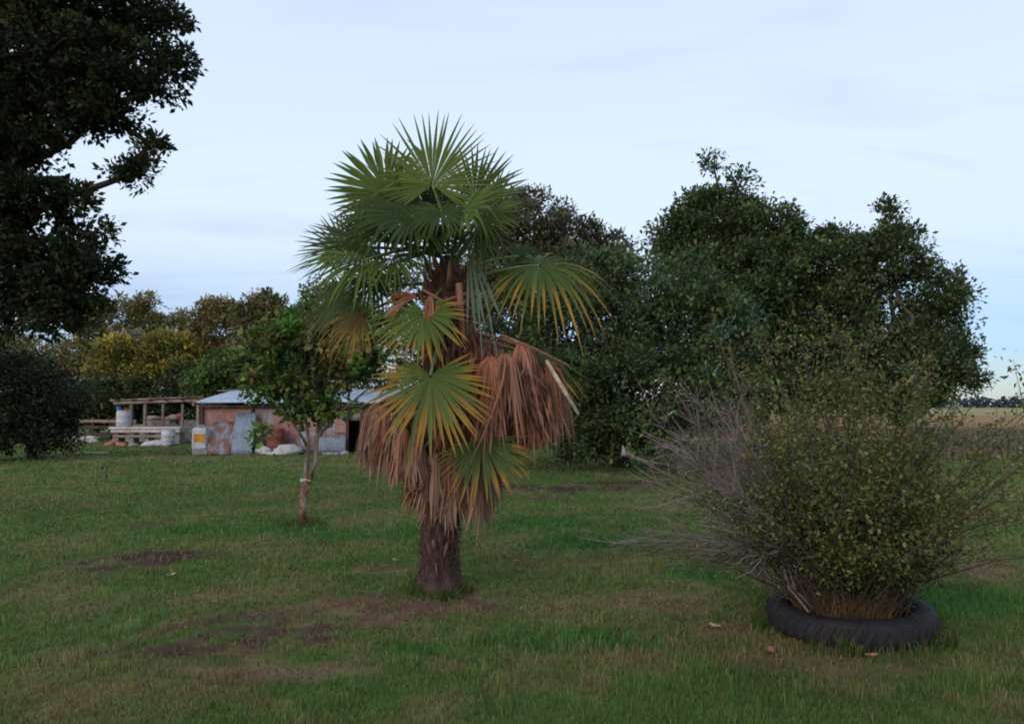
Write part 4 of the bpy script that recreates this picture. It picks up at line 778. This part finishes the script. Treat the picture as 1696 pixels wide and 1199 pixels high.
# rail fence further left
YF = 34.0; fx = lambda px: (px - CX) / FPX * YF
fn = thing('rail_fence', 'brown timber post and rail fence left of the lean-to', 'fence', (fx(100), YF, 0))
for px in range(-60, 195, 36):
    b_ = MB(); b_.box((fx(px), YF, .52), (.13, .13, 1.06), jit=.02); b_.build('post', M['timber_dark'], fn)
for z_ in (.92, .62, .32):
    for px in range(-60, 160, 72):
        b_ = MB(); b_.box((fx(px + 36), YF - .09, z_ + random.uniform(-.03, .03)), (fx(72) - fx(0) + .05, .05, .13), ry=random.uniform(-.01, .01), jit=.012); b_.build('rail', M['timber' if z_ == .92 else 'timber_dark'], fn)
YJ = 32.5
lump('junk_heap', 'pale heap of sheeting in front of the rail fence', 'junk', ((140 - CX) / FPX * YJ, YJ, 0), (1.4, .6, .38), 'white_paint', 51, amp=.3)
lump('junk_heap', 'smaller grey heap of sheeting beside the pale one', 'junk', ((118 - CX) / FPX * YJ, YJ + .1, 0), (.8, .5, .30), 'concrete', 52, amp=.3)
p = G(151, 753); o = MB(); o.box((0, 0, .03), (.95, .5, .07), jit=.015); o = o.build('paving_slab', M['concrete']); o.location = (p.x, p.y, p.z - .005); bevel(o, .008); tag(o, 'pale paving slab lying alone on the lawn near the fence', 'slab')
# sprinkler stand on the lawn
p = G(172, 797); t = thing('sprinkler_stand', 'small dark metal sprinkler stand on the open lawn', 'sprinkler', p)
b_ = MB(); b_.tube([p + Vector((-.16, 0, .015)), p + Vector((.1, 0, .015))], .018, 6); b_.tube([p + Vector((0, -.14, .02)), p + Vector((0, .14, .02))], .018, 6); b_.build('foot', M['metal_dark'], t)
b_ = MB(); b_.tube([p + Vector(q_) for q_ in [(.04, 0, .02), (.05, 0, .15), (.06, 0, .27), (.03, 0, .33), (-.03, 0, .33), (-.05, 0, .29)]], .016, 7); b_.build('riser', M['metal_dark'], t, True)
b_ = MB(); b_.tube([p + Vector((-.05, 0, .30)), p + Vector((-.055, 0, .25))], [.03, .02], 8); b_.build('nozzle', M['metal_dark'], t)

# ------------------------------------------------------------------ right: fallen branch, rag, field fence, far wood
ft = MB(); a = G(1035, 765); p0 = P(1032, 742, 17.2); pe = G(1125, 775)
ft.tube([p0, P(1048, 757, 17.0), P(1075, 765, 16.6), pe + Vector((0, 0, .05))], [.05, .045, .04, .03], 7); ft.tube([P(1075, 765, 16.6), P(1095, 755, 16.5), P(1120, 752, 16.4)], [.025, .018, .01], 6)
o = ft.build('fallen_branch', M['bark_pale'], None, True); tag(o, 'pale broken branch lying under the dense evergreen', 'branch')
lump('plastic_rag', 'scrap of white plastic caught on the broken branch', 'plastic', tuple(P(1034, 755, 17.15)), (.12, .10, .30), 'white_plastic', 61, amp=.35)
YFf = 70
pf = thing('paddock_fence', 'thin post and wire fence crossing the dry paddock', 'fence', (48, YFf, 0))
for k in range(16):
    b_ = MB(); b_.box((18 + k * 4.2, YFf + .3 * k, .75), (.14, .14, 1.5), jit=.02); b_.build('post', M['timber'], pf)
for z_ in (.6, .95, 1.3):
    b_ = MB(); b_.tube([(18, YFf, z_), (18 + 15 * 4.2, YFf + 4.5, z_)], .014, 4); b_.build('wire', M['metal_dark'], pf)
n = 20000; x = rng.uniform(-900, 900, n); y = rng.uniform(560, 600, n); top = 5.2 + 3.2 * fbm(x, y, .03, 4); z = top * rng.random(n)
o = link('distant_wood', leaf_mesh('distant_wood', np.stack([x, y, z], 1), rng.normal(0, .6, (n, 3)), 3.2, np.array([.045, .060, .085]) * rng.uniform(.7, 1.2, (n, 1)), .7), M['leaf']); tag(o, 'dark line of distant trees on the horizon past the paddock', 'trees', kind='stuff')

# ------------------------------------------------------------------ fallen leaves on the lawn
def fallen():
    b_ = MB(); k = 6
    for i in range(k + 1):
        t = i / k; w = .035 * math.sin(math.pi * min(1, t * .95 + .03)); z_ = .012 + .022 * t * t + .004 * math.sin(9 * t)
        b_.v += [(t * .13 - .065, -w, z_ + .012), (t * .13 - .065, 0, z_), (t * .13 - .065, w, z_ + .016)]
    for i in range(k): b_.f += [(i * 3, i * 3 + 1, i * 3 + 4, i * 3 + 3), (i * 3 + 1, i * 3 + 2, i * 3 + 5, i * 3 + 4)]
    return b_.mesh('fallen_leaf', True)
fl = fallen(); fl2 = fallen(); fl.materials.append(mat('fallen_leaf_brown', (.36, .17, .10), (.24, .11, .07), 20, .8, .1)); fl2.materials.append(mat('fallen_leaf_straw', (.42, .33, .17), (.30, .22, .11), 20, .8, .1))
FL = [(857, 932, 0, 'brown fallen leaf on the open grass to the right of the palm trunk'), (1275, 1077, 0, 'reddish fallen leaf on the grass off the end of the tyre'), (1442, 1092, 0, 'brown fallen leaf on the bare strip in front of the tyre'), (283, 958, 1, 'straw coloured fallen leaf beside a small dark dirt patch'), (655, 931, 1, 'straw coloured fallen leaf on the grass by the palm trunk'), (1183, 1040, 1, 'pale fallen leaf on the dry patch between palm and tyre'), (195, 815, 1, 'pale fallen leaf near the sprinkler stand')]
for px, py, kd, lb in FL:
    o = bpy.data.objects.new('fallen_leaf', fl2 if kd else fl); COL.objects.link(o); p = G(px, py); o.location = (p.x, p.y, p.z + .012); o.rotation_euler = (random.uniform(-.2, .2), random.uniform(-.2, .2), random.uniform(0, 6.28)); s_ = random.uniform(.6, .9); o.scale = (s_, s_, s_)
    tag(o, lb, 'leaf', 'fallen leaves on the lawn')
